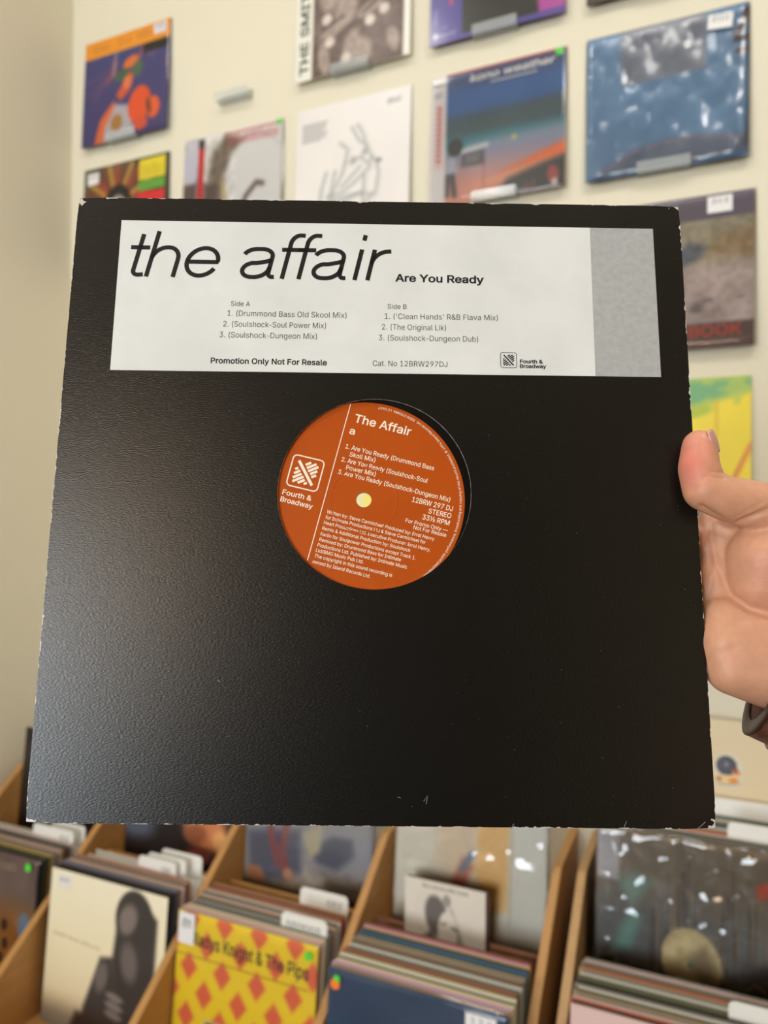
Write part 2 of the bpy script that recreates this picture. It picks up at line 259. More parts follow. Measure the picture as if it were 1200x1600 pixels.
# ------------------------------------------------------------------ lettering
# outlines of the letters in use: advance width and closed contours, in thousandths of the type size
GLYPHS = {
    ' ': (188, []),
    '&': (448, [[(197,-7),(150,-2),(110,12),(78,34),(54,62),(39,96),(34,133),(37,163),(47,189),(85,235),(140,279),(216,335),(237,352),(255,375),(262,405),(258,427),(245,445),(226,457),(201,461),(168,453),(145,431),(137,399),(145,363),(169,327),(204,284),(438,0),(364,0),(171,231),(121,293),(87,344),(78,370),(75,398),(79,430),(91,458),(109,481),(134,499),(165,510),(200,513),(235,510),(266,499),(290,482),(308,459),(320,433),(324,404),(315,362),(291,325),(256,293),(154,217),(110,174),(100,154),(97,131),(100,108),(109,87),(124,70),(143,57),(166,49),(193,46),(223,50),(251,59),(301,95),(321,121),(336,151),(346,186),(349,224),(408,224),(405,180),(397,144),(371,92),(345,62),(333,47),(305,23),(271,7),(234,-3)]]),
    "'": (206, [[(78,318),(70,509),(136,509),(128,318)]]),
    '(': (273, [[(89,207),(101,324),(132,441),(177,539),(236,539),(191,428),(161,313),(151,207),(160,115),(188,16),(236,-96),(177,-96),(150,-46),(128,4),(111,55),(99,106),(92,156)]]),
    ')': (273, [[(37,-96),(86,18),(113,116),(122,207),(112,313),(82,428),(37,539),(97,539),(142,441),(173,323),(184,207),(182,156),(174,104),(161,53),(144,3),(123,-47),(97,-96)]]),
    ',': (188, [[(38,-119),(68,71),(137,71),(84,-119)]]),
    '-': (320, [[(272,224),(272,170),(49,170),(49,224)]]),
    '.': (188, [[(95,-4),(78,-1),(63,9),(53,24),(50,41),(53,59),(63,73),(78,83),(95,87),(113,83),(128,73),(138,59),(141,41),(138,24),(128,9),(113,-1)]]),
    '/': (249, [[(235,533),(71,-76),(14,-76),(178,533)]]),
    '0': (453, [[(227,-7),(191,-3),(158,7),(130,24),(105,48),(85,77),(69,113),(57,155),(50,202),(48,254),(50,306),(57,353),(69,395),(85,431),(106,461),(130,484),(159,502),(191,512),(227,516),(262,512),(295,502),(323,484),(348,461),(368,431),(384,395),(396,353),(403,306),(405,254),(403,202),(396,155),(384,113),(368,77),(348,48),(323,24),(295,7),(263,-3)],[(227,50),(261,56),(290,74),(313,103),(330,144),(338,176),(342,213),(344,254),(342,295),(338,332),(330,365),(313,405),(290,435),(261,453),(227,460),(192,453),(163,435),(140,405),(123,365),(115,332),(111,295),(109,254),(111,213),(115,176),(123,144),(140,103),(163,74),(192,56)]]),
    '1': (453, [[(76,0),(76,55),(391,55),(391,0)],[(276,509),(276,0),(212,0),(212,448),(209,448),(86,358),(86,427),(198,509)]]),
    '2': (453, [[(64,0),(64,47),(234,229),(282,282),(311,327),(320,371),(317,397),(308,419),(293,436),(273,449),(224,460),(196,457),(172,447),(153,433),(139,413),(130,390),(127,362),(66,362),(71,405),(86,442),(111,473),(143,496),(182,511),(225,516),(268,511),(306,497),(337,474),(361,445),(376,411),(381,372),(371,318),(336,259),(267,180),(153,60),(153,57),(389,57),(389,0)]]),
    '3': (453, [[(218,-7),(173,-3),(133,10),(98,30),(70,57),(52,91),(44,132),(109,132),(115,107),(126,87),(144,71),(165,59),(219,50),(275,61),(297,74),(315,93),(325,116),(329,145),(326,172),(316,196),(299,217),(275,234),(242,244),(201,248),(157,248),(157,299),(288,448),(288,452),(70,452),(70,509),(372,509),(372,461),(211,278),(211,289),(247,290),(279,286),(308,276),(344,253),(371,222),(387,186),(393,145),(387,103),(370,66),(344,36),(309,12),(281,2),(251,-5)]]),
    '4': (453, [[(40,105),(40,158),(247,509),(311,509),(109,166),(109,163),(413,163),(413,105)],[(282,0),(282,121),(282,146),(282,318),(343,318),(343,0)]]),
    '7': (453, [[(97,0),(323,448),(323,452),(62,452),(62,509),(391,509),(391,449),(165,0)]]),
    '9': (453, [[(226,516),(271,510),(310,494),(343,468),(368,434),(384,393),(389,347),(385,309),(373,270),(315,168),(200,0),(130,0),(301,248),(307,248),(287,221),(257,202),(218,195),(175,199),(137,214),(106,237),(83,269),(68,307),(64,352),(69,397),(85,436),(110,469),(143,494),(182,510)],[(226,460),(199,457),(174,446),(154,429),(138,407),(129,381),(125,352),(129,322),(138,295),(154,274),(174,257),(199,247),(226,243),(254,247),(279,257),(299,273),(314,295),(324,321),(327,350),(324,381),(314,407),(299,429),(279,446),(254,457)]]),
    ':': (188, [[(95,-4),(78,-1),(63,9),(53,24),(50,41),(53,59),(63,73),(78,83),(95,87),(113,83),(128,73),(138,59),(141,41),(138,24),(128,9),(113,-1)],[(95,271),(78,274),(63,284),(53,299),(50,316),(53,334),(63,349),(78,359),(95,362),(113,359),(128,349),(138,334),(141,316),(138,299),(128,284),(113,274)]]),
    'A': (480, [[(16,0),(201,509),(276,509),(463,0),(395,0),(287,302),(264,372),(232,478),(245,478),(213,371),(191,302),(85,0)],[(110,142),(110,199),(370,199),(370,142)]]),
    'B': (456, [[(60,0),(60,509),(241,509),(289,504),(329,491),(359,469),(381,442),(394,410),(398,374),(395,344),(387,320),(356,286),(315,267),(315,262),(339,257),(363,245),(385,227),(402,203),(414,173),(418,136),(413,100),(400,67),(377,39),(344,18),(317,8),(284,2),(247,0)],[(125,57),(245,57),(296,63),(330,80),(349,105),(355,137),(352,161),(342,184),(327,203),(306,218),(279,228),(248,231),(125,231)],[(125,285),(238,285),(288,296),(308,309),(323,326),(333,348),(336,372),(330,403),(313,429),(283,446),(240,452),(125,452)]]),
    'C': (510, [[(267,-7),(225,-3),(186,7),(150,25),(119,49),(92,79),(70,115),(53,157),(44,203),(40,254),(44,305),(53,352),(70,393),(92,429),(119,459),(150,484),(186,501),(225,512),(267,516),(340,504),(373,490),(402,471),(427,447),(448,418),(463,385),(473,348),(408,348),(389,395),(357,428),(315,449),(267,456),(223,450),(184,432),(161,414),(141,391),(125,364),(113,332),(106,295),(103,254),(106,213),(113,177),(125,145),(141,117),(161,94),(184,76),(223,59),(267,53),(315,60),(357,81),(389,114),(408,160),(473,160),(463,124),(448,91),(428,62),(402,38),(373,19),(341,5),(305,-4)]]),
    'D': (502, [[(219,0),(96,0),(96,57),(215,57),(254,60),(288,68),(318,81),(343,99),(363,122),(379,149),(390,181),(397,216),(399,255),(397,294),(390,329),(379,361),(364,388),(344,410),(320,428),(291,441),(258,449),(221,452),(93,452),(93,509),(225,509),(273,505),(315,495),(353,478),(385,455),(412,426),(433,391),(449,351),(458,306),(462,255),(458,205),(449,159),(433,119),(411,83),(384,54),(351,31),(312,14),(268,3)],[(125,509),(125,0),(60,0),(60,509)]]),
    'E': (419, [[(60,0),(60,509),(372,509),(372,452),(125,452),(125,286),(355,286),(355,229),(125,229),(125,57),(375,57),(375,0)]]),
    'F': (410, [[(60,0),(60,509),(369,509),(369,452),(125,452),(125,278),(346,278),(346,221),(125,221),(125,0)]]),
    'G': (520, [[(269,-7),(225,-3),(185,7),(149,25),(118,49),(91,79),(69,116),(53,157),(43,203),(40,254),(43,305),(53,352),(69,393),(91,429),(117,459),(149,484),(184,501),(223,512),(265,516),(304,513),(340,504),(374,489),(403,469),(429,445),(449,416),(465,384),(474,349),(408,349),(387,393),(356,427),(315,448),(265,456),(222,450),(183,432),(150,404),(125,364),(113,332),(106,295),(103,254),(106,213),(113,177),(125,145),(141,117),(161,95),(184,76),(224,59),(269,53),(309,57),(345,71),(374,93),(396,123),(410,160),(415,202),(434,199),(283,199),(283,256),(478,256),(478,200),(475,160),(466,124),(451,91),(431,62),(406,38),(377,19),(344,5),(308,-4)]]),
    'H': (517, [[(60,0),(60,509),(125,509),(125,289),(392,289),(392,509),(457,509),(457,0),(392,0),(392,232),(125,232),(125,0)]]),
    'I': (300, [[(31,0),(31,57),(118,57),(118,452),(31,452),(31,509),(269,509),(269,452),(183,452),(183,57),(269,57),(269,0)]]),
    'J': (396, [[(185,-7),(143,-2),(106,11),(75,33),(52,63),(38,100),(33,145),(33,173),(98,173),(98,145),(104,104),(122,74),(149,56),(185,50),(220,56),(248,74),(266,104),(272,145),(272,509),(336,509),(336,145),(332,100),(318,63),(294,33),(263,11),(227,-2)]]),
    'K': (467, [[(104,145),(104,216),(139,261),(174,303),(212,344),(364,509),(448,509),(231,276),(228,276)],[(60,0),(60,509),(125,509),(125,334),(124,225),(125,193),(125,0)],[(372,0),(188,259),(228,309),(449,0)]]),
    'L': (393, [[(60,0),(60,509),(125,509),(125,57),(361,57),(361,0)]]),
    'M': (628, [[(60,0),(60,509),(152,509),(277,187),(287,159),(299,123),(311,84),(322,49),(307,49),(318,83),(330,121),(342,158),(352,187),(476,509),(568,509),(568,0),(504,0),(504,291),(504,327),(505,369),(506,413),(507,457),(513,457),(498,409),(482,363),(467,322),(456,291),(342,0),(286,0),(170,291),(159,321),(145,361),(129,408),(112,457),(119,457),(120,416),(121,372),(122,328),(122,291),(122,0)]]),
    'N': (523, [[(60,0),(60,509),(136,509),(343,183),(363,151),(388,107),(414,55),(405,54),(401,108),(399,157),(399,195),(399,509),(463,509),(463,0),(387,0),(202,290),(177,331),(148,381),(108,452),(119,454),(122,384),(124,328),(125,291),(125,0)]]),
    'O': (533, [[(267,-7),(225,-3),(186,7),(150,25),(119,49),(92,79),(70,115),(53,157),(44,203),(40,254),(44,305),(53,352),(70,393),(92,429),(119,459),(150,484),(186,501),(225,512),(267,516),(309,512),(348,501),(384,484),(415,459),(442,429),(464,393),(480,352),(490,305),(493,254),(490,203),(480,157),(464,115),(442,79),(415,49),(384,25),(348,7),(309,-3)],[(267,53),(310,59),(349,76),(372,94),(392,116),(408,144),(420,176),(428,213),(430,254),(428,295),(420,332),(408,365),(392,392),(372,415),(349,433),(310,450),(267,456),(223,450),(184,433),(161,415),(142,392),(125,364),(113,332),(106,295),(103,254),(106,213),(113,176),(125,144),(142,117),(161,94),(184,76),(223,59)]]),
    'P': (445, [[(60,0),(60,509),(235,509),(272,506),(305,499),(332,487),(366,462),(390,430),(404,391),(409,348),(404,304),(390,265),(366,233),(332,207),(305,195),(272,188),(235,186),(109,186),(109,242),(233,242),(269,246),(297,256),(318,272),(333,294),(342,319),(344,348),(342,376),(333,402),(318,423),(297,439),(268,449),(232,452),(125,452),(125,0)]]),
    'R': (449, [[(60,0),(60,509),(236,509),(273,506),(305,500),(333,489),(367,465),(390,433),(405,395),(409,352),(405,309),(390,271),(367,240),(333,217),(305,206),(273,200),(236,198),(96,198),(96,255),(234,255),(269,258),(298,267),(319,281),(334,300),(342,324),(345,352),(342,380),(334,405),(319,425),(298,440),(269,449),(233,452),(125,452),(125,0)],[(353,0),(230,229),(303,229),(428,0)]]),
    'S': (447, [[(224,-9),(188,-7),(156,-1),(128,9),(91,31),(64,60),(46,96),(38,137),(104,137),(110,110),(123,88),(142,71),(166,59),(224,49),(257,52),(286,60),(311,74),(329,92),(341,114),(346,139),(342,161),(332,179),(296,205),(245,222),(184,239),(145,253),(112,269),(86,289),(67,313),(56,341),(52,372),(58,413),(75,448),(102,476),(138,498),(165,508),(195,514),(227,516),(259,514),(289,508),(316,498),(351,476),(377,449),(394,415),(401,378),(337,378),(326,412),(302,437),(267,453),(225,459),(194,456),(167,448),(145,435),(129,418),(118,398),(115,376),(119,352),(131,334),(169,308),(212,293),(264,279),(312,264),(359,238),(395,198),(405,171),(408,139),(403,99),(386,64),(360,34),(323,11),(294,0),(261,-7)]]),
    'T': (449, [[(32,452),(32,509),(417,509),(417,452),(257,452),(257,0),(193,0),(193,452)]]),
    'U': (517, [[(259,-8),(220,-6),(186,2),(154,15),(126,33),(103,55),(85,80),(71,108),(63,140),(60,173),(60,509),(124,509),(124,178),(128,144),(141,113),(160,87),(187,68),(220,56),(259,52),(298,56),(331,68),(357,87),(377,113),(389,144),(393,178),(393,509),(457,509),(457,173),(454,140),(446,108),(433,80),(414,55),(391,33),(363,15),(332,2),(297,-6)]]),
    'W': (686, [[(155,0),(16,509),(82,509),(163,196),(175,145),(187,94),(197,40),(189,40),(200,94),(211,145),(224,196),(306,509),(380,509),(462,196),(474,145),(486,94),(497,40),(488,40),(499,94),(510,145),(523,196),(603,509),(670,509),(530,0),(455,0),(368,323),(351,391),(336,475),(350,475),(335,395),(318,323),(230,0)]]),
    'Y': (472, [[(203,0),(203,208),(16,509),(91,509),(192,344),(222,292),(250,230),(224,230),(251,293),(280,344),(381,509),(455,509),(268,208),(268,0)]]),
    'a': (389, [[(160,-9),(126,-5),(94,5),(68,22),(48,45),(35,73),(30,108),(34,138),(43,161),(58,179),(78,193),(125,211),(178,220),(234,227),(265,235),(273,243),(276,255),(276,257),(267,297),(240,322),(196,331),(149,322),(118,301),(100,274),(41,291),(57,322),(79,346),(104,364),(133,375),(194,384),(239,379),(286,360),(306,343),(322,320),(333,290),(337,251),(337,0),(277,0),(277,52),(272,52),(252,25),(215,1)],[(170,45),(202,49),(228,59),(248,74),(263,93),(272,115),(276,138),(276,190),(259,182),(231,176),(200,171),(175,168),(134,159),(103,139),(95,124),(92,105),(102,72),(130,52)]]),
    'b': (424, [[(229,-8),(198,-5),(172,4),(138,31),(118,59),(112,59),(112,0),(53,0),(53,509),(114,509),(114,319),(118,319),(137,346),(171,373),(197,381),(229,384),(274,378),(313,361),(345,332),(370,293),(381,261),(388,227),(390,189),(388,151),(381,116),(370,84),(346,45),(313,16),(274,-2)],[(220,47),(253,51),(279,66),(301,88),(316,117),(325,151),(328,189),(325,227),(316,261),(301,290),(280,311),(253,325),(220,330),(188,325),(161,312),(140,291),(125,263),(116,229),(113,189),(116,150),(125,115),(140,86),(162,65),(188,51)]]),
    'c': (396, [[(207,-8),(174,-5),(144,3),(117,16),(93,35),(72,58),(56,85),(44,116),(37,150),(34,187),(37,225),(44,260),(56,291),(72,318),(93,341),(117,360),(144,374),(174,382),(207,384),(260,377),(305,356),(340,322),(362,277),(303,262),(290,289),(270,311),(242,325),(207,330),(173,325),(145,310),(124,287),(108,258),(99,224),(96,187),(99,151),(108,117),(124,89),(145,66),(173,51),(207,46),(243,52),(271,66),(292,89),(304,117),(363,102),(341,56),(306,21),(261,-1)]]),
    'd': (424, [[(195,-8),(151,-2),(111,16),(79,45),(55,84),(43,116),(36,151),(34,189),(36,227),(43,261),(55,293),(79,332),(112,361),(151,378),(196,384),(228,381),(253,373),(287,346),(306,319),(311,319),(311,509),(372,509),(372,0),(313,0),(313,59),(307,59),(287,31),(252,4),(227,-5)],[(205,47),(236,51),(263,65),(284,86),(299,115),(309,150),(312,189),(309,229),(300,263),(284,291),(263,312),(237,325),(205,330),(172,325),(145,311),(124,290),(108,261),(99,227),(96,189),(99,151),(109,117),(124,88),(145,66),(172,51)]]),
    'e': (404, [[(212,-8),(177,-5),(145,3),(117,16),(92,35),(72,58),(56,85),(44,116),(37,150),(34,187),(36,224),(44,258),(55,290),(71,317),(91,340),(115,359),(142,373),(172,382),(205,384),(266,374),(294,361),(319,341),(341,315),(357,282),(368,242),(371,194),(371,169),(75,169),(75,221),(338,221),(310,202),(307,237),(298,269),(283,294),(263,314),(237,326),(205,330),(173,326),(146,313),(125,294),(109,270),(99,241),(96,211),(96,178),(100,139),(110,106),(128,80),(151,61),(179,50),(212,46),(254,53),(285,73),(306,105),(365,91),(353,63),(335,39),(311,19),(283,4),(249,-5)]]),
    'f': (254, [[(228,379),(228,327),(6,327),(6,379)],[(81,0),(81,432),(84,461),(96,486),(113,505),(135,519),(187,530),(222,527),(243,521),(227,468),(215,472),(195,474),(171,470),(154,460),(145,443),(142,419),(142,0)]]),
    'g': (425, [[(207,-151),(168,-148),(134,-140),(82,-110),(51,-69),(101,-41),(122,-66),(154,-88),(207,-97),(249,-92),(282,-75),(304,-47),(311,-6),(311,68),(306,68),(287,41),(252,16),(227,8),(195,5),(152,10),(113,27),(80,53),(55,90),(43,120),(36,154),(34,191),(36,229),(43,263),(55,293),(80,332),(112,361),(152,378),(196,384),(228,382),(253,373),(288,346),(308,319),(313,319),(313,379),(372,379),(372,-9),(367,-54),(350,-90),(324,-117),(291,-136),(251,-147)],[(205,59),(237,63),(264,75),(285,95),(300,121),(309,154),(312,193),(309,231),(300,264),(285,291),(264,312),(237,325),(205,330),(172,325),(145,312),(124,290),(109,262),(99,229),(96,193),(99,155),(109,123),(124,96),(145,76),(172,63)]]),
    'h': (410, [[(114,227),(114,0),(53,0),(53,509),(114,509),(114,287),(102,287),(124,332),(152,362),(187,379),(227,384),(264,380),(295,369),(321,349),(341,321),(353,285),(357,240),(357,0),(296,0),(296,235),(290,275),(273,304),(246,323),(210,329),(184,326),(161,317),(141,303),(126,283),(117,257)]]),
    'i': (167, [[(53,0),(53,379),(114,379),(114,0)],[(84,443),(67,446),(54,455),(44,468),(41,483),(44,499),(54,512),(67,521),(84,524),(100,521),(114,512),(123,499),(126,483),(123,468),(114,455),(100,446)]]),
    'k': (381, [[(110,137),(110,212),(121,212),(284,379),(360,379),(184,199),(177,199)],[(53,0),(53,509),(114,509),(114,0)],[(294,0),(148,186),(191,229),(372,0)]]),
    'l': (189, [[(139,-2),(101,3),(74,20),(58,47),(53,84),(53,509),(114,509),(114,99),(120,62),(130,54),(146,52),(160,53),(170,54),(181,3),(162,-1)]]),
    'm': (610, [[(53,0),(53,379),(112,379),(112,295),(108,295),(118,323),(132,346),(172,376),(219,386),(257,380),(287,361),(309,331),(321,295),(312,295),(322,321),(337,343),(381,375),(437,386),(468,383),(497,372),(522,354),(541,328),(553,296),(557,255),(557,0),(496,0),(496,254),(490,289),(473,313),(447,326),(419,330),(395,328),(374,320),(345,290),(335,247),(335,0),(274,0),(274,260),(269,288),(253,311),(229,326),(199,330),(158,320),(140,307),(126,289),(117,266),(114,238),(114,0)]]),
    'n': (410, [[(114,227),(114,0),(53,0),(53,379),(112,379),(112,287),(102,287),(124,332),(152,362),(187,379),(227,384),(264,380),(295,369),(321,349),(341,321),(353,285),(357,240),(357,0),(296,0),(296,235),(290,275),(273,304),(246,323),(210,329),(184,326),(161,317),(141,303),(126,283),(117,257)]]),
    'o': (415, [[(207,-8),(174,-5),(144,3),(117,16),(93,35),(72,58),(56,85),(44,116),(37,150),(34,187),(37,225),(44,260),(56,291),(72,318),(93,341),(117,360),(144,374),(174,382),(207,384),(241,382),(271,374),(299,360),(323,341),(343,318),(359,291),(371,260),(379,225),(381,187),(379,150),(371,116),(359,85),(343,58),(323,35),(299,16),(271,3),(241,-5)],[(207,46),(242,51),(270,66),(292,89),(307,117),(316,151),(319,187),(316,224),(307,258),(292,287),(270,310),(242,325),(207,330),(173,325),(145,310),(124,287),(108,258),(99,224),(96,187),(99,151),(108,117),(124,89),(145,66),(173,51)]]),
    'p': (424, [[(53,-143),(53,379),(112,379),(112,319),(118,319),(137,346),(171,373),(197,381),(229,384),(274,378),(313,361),(345,332),(370,293),(381,261),(388,227),(390,189),(388,151),(381,116),(370,84),(346,45),(313,16),(274,-2),(229,-8),(198,-5),(173,4),(138,31),(118,59),(114,59),(114,-143)],[(220,47),(253,51),(279,66),(301,88),(316,117),(325,151),(328,189),(325,227),(316,261),(301,290),(280,311),(253,325),(220,330),(188,325),(161,312),(140,291),(125,263),(116,229),(113,189),(116,150),(125,115),(140,86),(162,65),(188,51)]]),
    'r': (259, [[(53,0),(53,379),(112,379),(112,321),(115,321),(130,347),(152,367),(181,380),(213,385),(229,384),(243,384),(243,322),(230,324),(207,326),(182,323),(159,315),(140,301),(126,284),(117,262),(114,237),(114,0)]]),
    's': (365, [[(182,-8),(145,-5),(112,3),(84,18),(62,38),(45,63),(36,94),(94,107),(105,79),(124,60),(150,49),(181,45),(217,50),(244,62),(262,81),(268,103),(265,121),(254,136),(237,147),(212,155),(149,170),(104,186),(72,208),(53,237),(47,274),(51,305),(65,332),(87,354),(115,370),(149,381),(187,384),(223,381),(254,372),(279,358),(299,339),(324,290),(268,277),(258,298),(243,316),(219,328),(187,333),(156,329),(131,317),(114,299),(109,277),(112,258),(124,243),(172,223),(229,209),(275,194),(306,171),(325,142),(331,107),(326,75),(312,47),(290,24),(260,6),(223,-5)]]),
    't': (227, [[(204,379),(204,327),(6,327),(6,379)],[(65,471),(126,471),(126,98),(128,76),(136,61),(150,53),(170,50),(185,51),(202,54),(213,2),(192,-3),(168,-4),(125,2),(92,21),(72,52),(65,93)]]),
    'u': (410, [[(182,-5),(146,-1),(115,11),(89,31),(69,59),(57,95),(53,139),(53,379),(114,379),(114,144),(119,105),(137,75),(164,56),(200,50),(226,53),(249,62),(268,77),(283,97),(293,122),(296,153),(296,379),(357,379),(357,0),(298,0),(298,92),(307,92),(294,60),(277,35),(257,17),(222,0)]]),
    'v': (389, [[(163,0),(17,379),(84,379),(165,155),(187,87),(206,21),(184,21),(203,87),(224,155),(305,379),(371,379),(226,0)]]),
    'w': (567, [[(138,0),(23,379),(87,379),(133,214),(154,137),(175,41),(165,41),(186,135),(206,214),(252,379),(316,379),(362,214),(382,136),(402,41),(391,41),(413,135),(434,214),(480,379),(545,379),(429,0),(368,0),(319,172),(305,225),(291,280),(277,338),(291,338),(277,280),(263,225),(248,172),(199,0)]]),
    'x': (379, [[(21,0),(171,218),(171,171),(29,379),(100,379),(147,306),(179,253),(207,206),(175,206),(202,253),(233,306),(282,379),(352,379),(209,169),(209,214),(358,0),(287,0),(231,85),(200,136),(173,182),(205,182),(178,136),(148,85),(91,0)]]),
    'y': (389, [[(47,-139),(61,-86),(71,-87),(104,-89),(130,-74),(151,-36),(163,-1),(17,379),(84,379),(165,155),(187,87),(206,21),(184,21),(202,87),(224,155),(305,379),(371,379),(204,-58),(177,-107),(139,-136),(91,-145),(65,-143)]]),
    '—': (699, [[(699,244),(699,188),(0,188),(0,244)]]),
    '℗': (637, [[(227,118),(227,384),(340,384),(384,378),(417,359),(437,330),(444,294),(437,258),(417,230),(383,211),(339,205),(265,205),(265,250),(331,250),(356,253),(373,262),(383,276),(387,294),(383,312),(373,326),(356,335),(331,338),(284,338),(284,118)],[(318,-8),(283,-6),(249,1),(216,12),(186,28),(158,47),(133,69),(110,94),(92,122),(76,153),(65,185),(58,219),(56,254),(58,290),(65,324),(76,356),(92,386),(110,414),(133,440),(158,462),(186,481),(216,496),(249,508),(283,514),(318,517),(354,514),(388,508),(420,496),(450,481),(478,462),(504,440),(526,414),(545,386),(560,356),(571,324),(578,290),(580,254),(578,219),(571,185),(560,153),(545,122),(526,94),(504,69),(478,47),(450,28),(420,12),(388,1),(354,-6)],[(318,51),(359,55),(397,67),(432,86),(462,111),(487,141),(506,176),(517,214),(521,254),(517,295),(506,333),(487,368),(462,398),(432,423),(397,442),(359,454),(318,457),(278,454),(240,442),(205,423),(175,398),(150,368),(131,333),(119,295),(115,254),(119,214),(131,176),(150,141),(175,111),(205,86),(240,67),(278,55)]]),
    '⅓': (595, [[(148,509),(148,231),(94,231),(94,462),(91,462),(25,412),(25,466),(82,509)],[(61,0),(410,509),(468,509),(119,0)],[(465,-3),(413,5),(378,30),(367,46),(363,66),(418,66),(434,49),(465,43),(499,53),(509,64),(513,79),(510,95),(500,108),(484,117),(461,120),(433,120),(433,163),(461,163),(479,166),(492,173),(502,186),(505,202),(495,227),(467,236),(437,229),(425,220),(421,209),(368,209),(373,229),(384,246),(420,271),(468,280),(495,278),(517,270),(547,242),(558,205),(554,183),(545,165),(530,152),(511,144),(511,141),(536,134),(554,120),(565,100),(569,76),(561,45),(539,19),(506,3)]]),
}
GCACHE = {}
def glyph_mesh(ch, offset):
    """triangles of one letter, thickened or thinned by offset; overlapping contours are united"""
    k = (ch, offset)
    if k in GCACHE: return GCACHE[k]
    cs = []
    for pts in GLYPHS[ch][1]:
        q = [pts[0]]
        for p_ in pts[1:]:
            if abs(p_[0] - q[-1][0]) + abs(p_[1] - q[-1][1]) > 3: q.append(p_)
        if abs(q[0][0] - q[-1][0]) + abs(q[0][1] - q[-1][1]) <= 3: q.pop()
        cs.append(np.array(q, float) / 1000)
    def area(q): return .5 * float(np.sum(q[:, 0] * np.roll(q[:, 1], -1) - np.roll(q[:, 0], -1) * q[:, 1]))
    if not cs: GCACHE[k] = (np.zeros((0, 2)), []); return GCACHE[k]
    sg = -1.0 if area(max(cs, key=lambda q: abs(area(q)))) < 0 else 1.0
    out = []
    for q in cs:
        e = np.roll(q, -1, 0) - q; e /= np.linalg.norm(e, axis=1)[:, None]; n1 = np.stack([e[:, 1], -e[:, 0]], 1) * sg; n0 = np.roll(n1, 1, 0)
        m_ = (n0 + n1) / np.maximum(1 + np.sum(n0 * n1, 1), .35)[:, None]; out.append(q + m_ * offset)
    V = np.concatenate(out); E_ = []; i0 = 0
    for q in out: n = len(q); E_ += [(i0 + i, i0 + (i + 1) % n) for i in range(n)]; i0 += n
    res = delaunay_2d_cdt([Vector(v_) for v_ in V], E_, [], 0, 1e-6); W = np.array([tuple(v_) for v_ in res[0]]); F_ = []
    for f_ in res[2]:
        c = W[list(f_)].mean(0); wn = 0
        for q in out:
            r = np.roll(q, -1, 0); cr = (r[:, 0] - q[:, 0]) * (c[1] - q[:, 1]) - (c[0] - q[:, 0]) * (r[:, 1] - q[:, 1])
            wn += int(np.sum((q[:, 1] <= c[1]) & (r[:, 1] > c[1]) & (cr > 0))) - int(np.sum((q[:, 1] > c[1]) & (r[:, 1] <= c[1]) & (cr < 0)))
        if wn: F_.append(tuple(f_))
    GCACHE[k] = (W, F_); return GCACHE[k]
def text_mesh(txt, offset=0.0, shear=0.0, spacing=1.0):
    x = 0.0; VV = []; FF = []; n = 0
    for ch in txt:
        W, F_ = glyph_mesh(ch, offset)
        if len(W):
            VV.append(np.stack([x + W[:, 0] + shear * W[:, 1], W[:, 1], np.zeros(len(W))], 1)); FF += [tuple(i + n for i in f_) for f_ in F_]; n += len(W)
        x += GLYPHS[ch][0] / 1000 * spacing
    return np.concatenate(VV), FF
CAPH = None
def cap_height():
    global CAPH
    if CAPH is None: CAPH = float(text_mesh('H')[0][:, 1].max())
    return CAPH
class Letters:
    """collects flat lettering laid out on a local plane given by a map (a, b) -> xyz"""
    def __init__(s): s.v = []; s.f = []
    def add(s, pts, faces):
        k = len(s.v); s.v += [tuple(p) for p in pts]; s.f += [tuple(i + k for i in q) for q in faces]
    def line(s, txt, p0, p1, cap, tf, **kw):
        """one line from p0 to p1 (2-D), capital height cap, tf: 2-D array -> 3-D array"""
        v, f = text_mesh(txt, **kw); p0 = np.array(p0, float); p1 = np.array(p1, float)
        x0, x1 = v[:, 0].min(), v[:, 0].max(); d = p1 - p0; L = np.hypot(*d); d /= L; n = np.array([-d[1], d[0]])
        q = p0 + np.outer((v[:, 0] - x0) / (x1 - x0) * L, d) + np.outer(v[:, 1] / cap_height() * cap, n)
        s.add(tf(q), f)
    def ribbon(s, pts, width, tf, closed=False):
        p = np.array(pts, float); n = len(p)
        if closed: t = np.roll(p, -1, 0) - np.roll(p, 1, 0)
        else: t = np.gradient(p, axis=0)
        t /= np.linalg.norm(t, axis=1)[:, None] + 1e-12; nn = np.stack([-t[:, 1], t[:, 0]], 1) * width / 2
        k = n if closed else n - 1
        s.add(tf(np.concatenate([p + nn, p - nn])), [(i, n + i, n + (i + 1) % n, (i + 1) % n) for i in range(k)])
    def poly(s, pts, tf): s.add(tf(np.array(pts, float)), [tuple(range(len(pts)))])
    def build(s, name, mat, parent): return pydata(name, s.v, s.f, mat, parent)

# ------------------------------------------------------------------ record sleeves
LP = 0.315
def sleeve_mesh(name, size=LP, t=0.0036):
    """closed spine on the left, two boards, paper inner sleeve showing in the open top and right edge"""
    bm = bmesh.new(); h = size / 2
    bm_box(bm, (-h, -t / 2, 0), (h, -t / 2 + .0007, size)); bm_box(bm, (-h, t / 2 - .0007, 0), (h, t / 2, size))
    bm_box(bm, (-h, -t / 2 + .0007, 0), (-h + .0015, t / 2 - .0007, size))
    bm_box(bm, (-h + .002, -t / 2 + .0009, .001), (h - .002, t / 2 - .0009, size - .0025))
    me = bpy.data.meshes.new(name); bmesh.ops.recalc_face_normals(bm, faces=bm.faces); bm.to_mesh(me); bm.free(); return me
BODY = {}
def body_mat(c): return material('sleeve_board_%d_%d_%d' % tuple(c), c, 0.45)
def body_mesh(c, size=LP):
    k = (tuple(c), size)
    if k not in BODY:
        BODY[k] = sleeve_mesh('sleeve_body', size); BODY[k].materials.append(body_mat(c))
    return BODY[k]
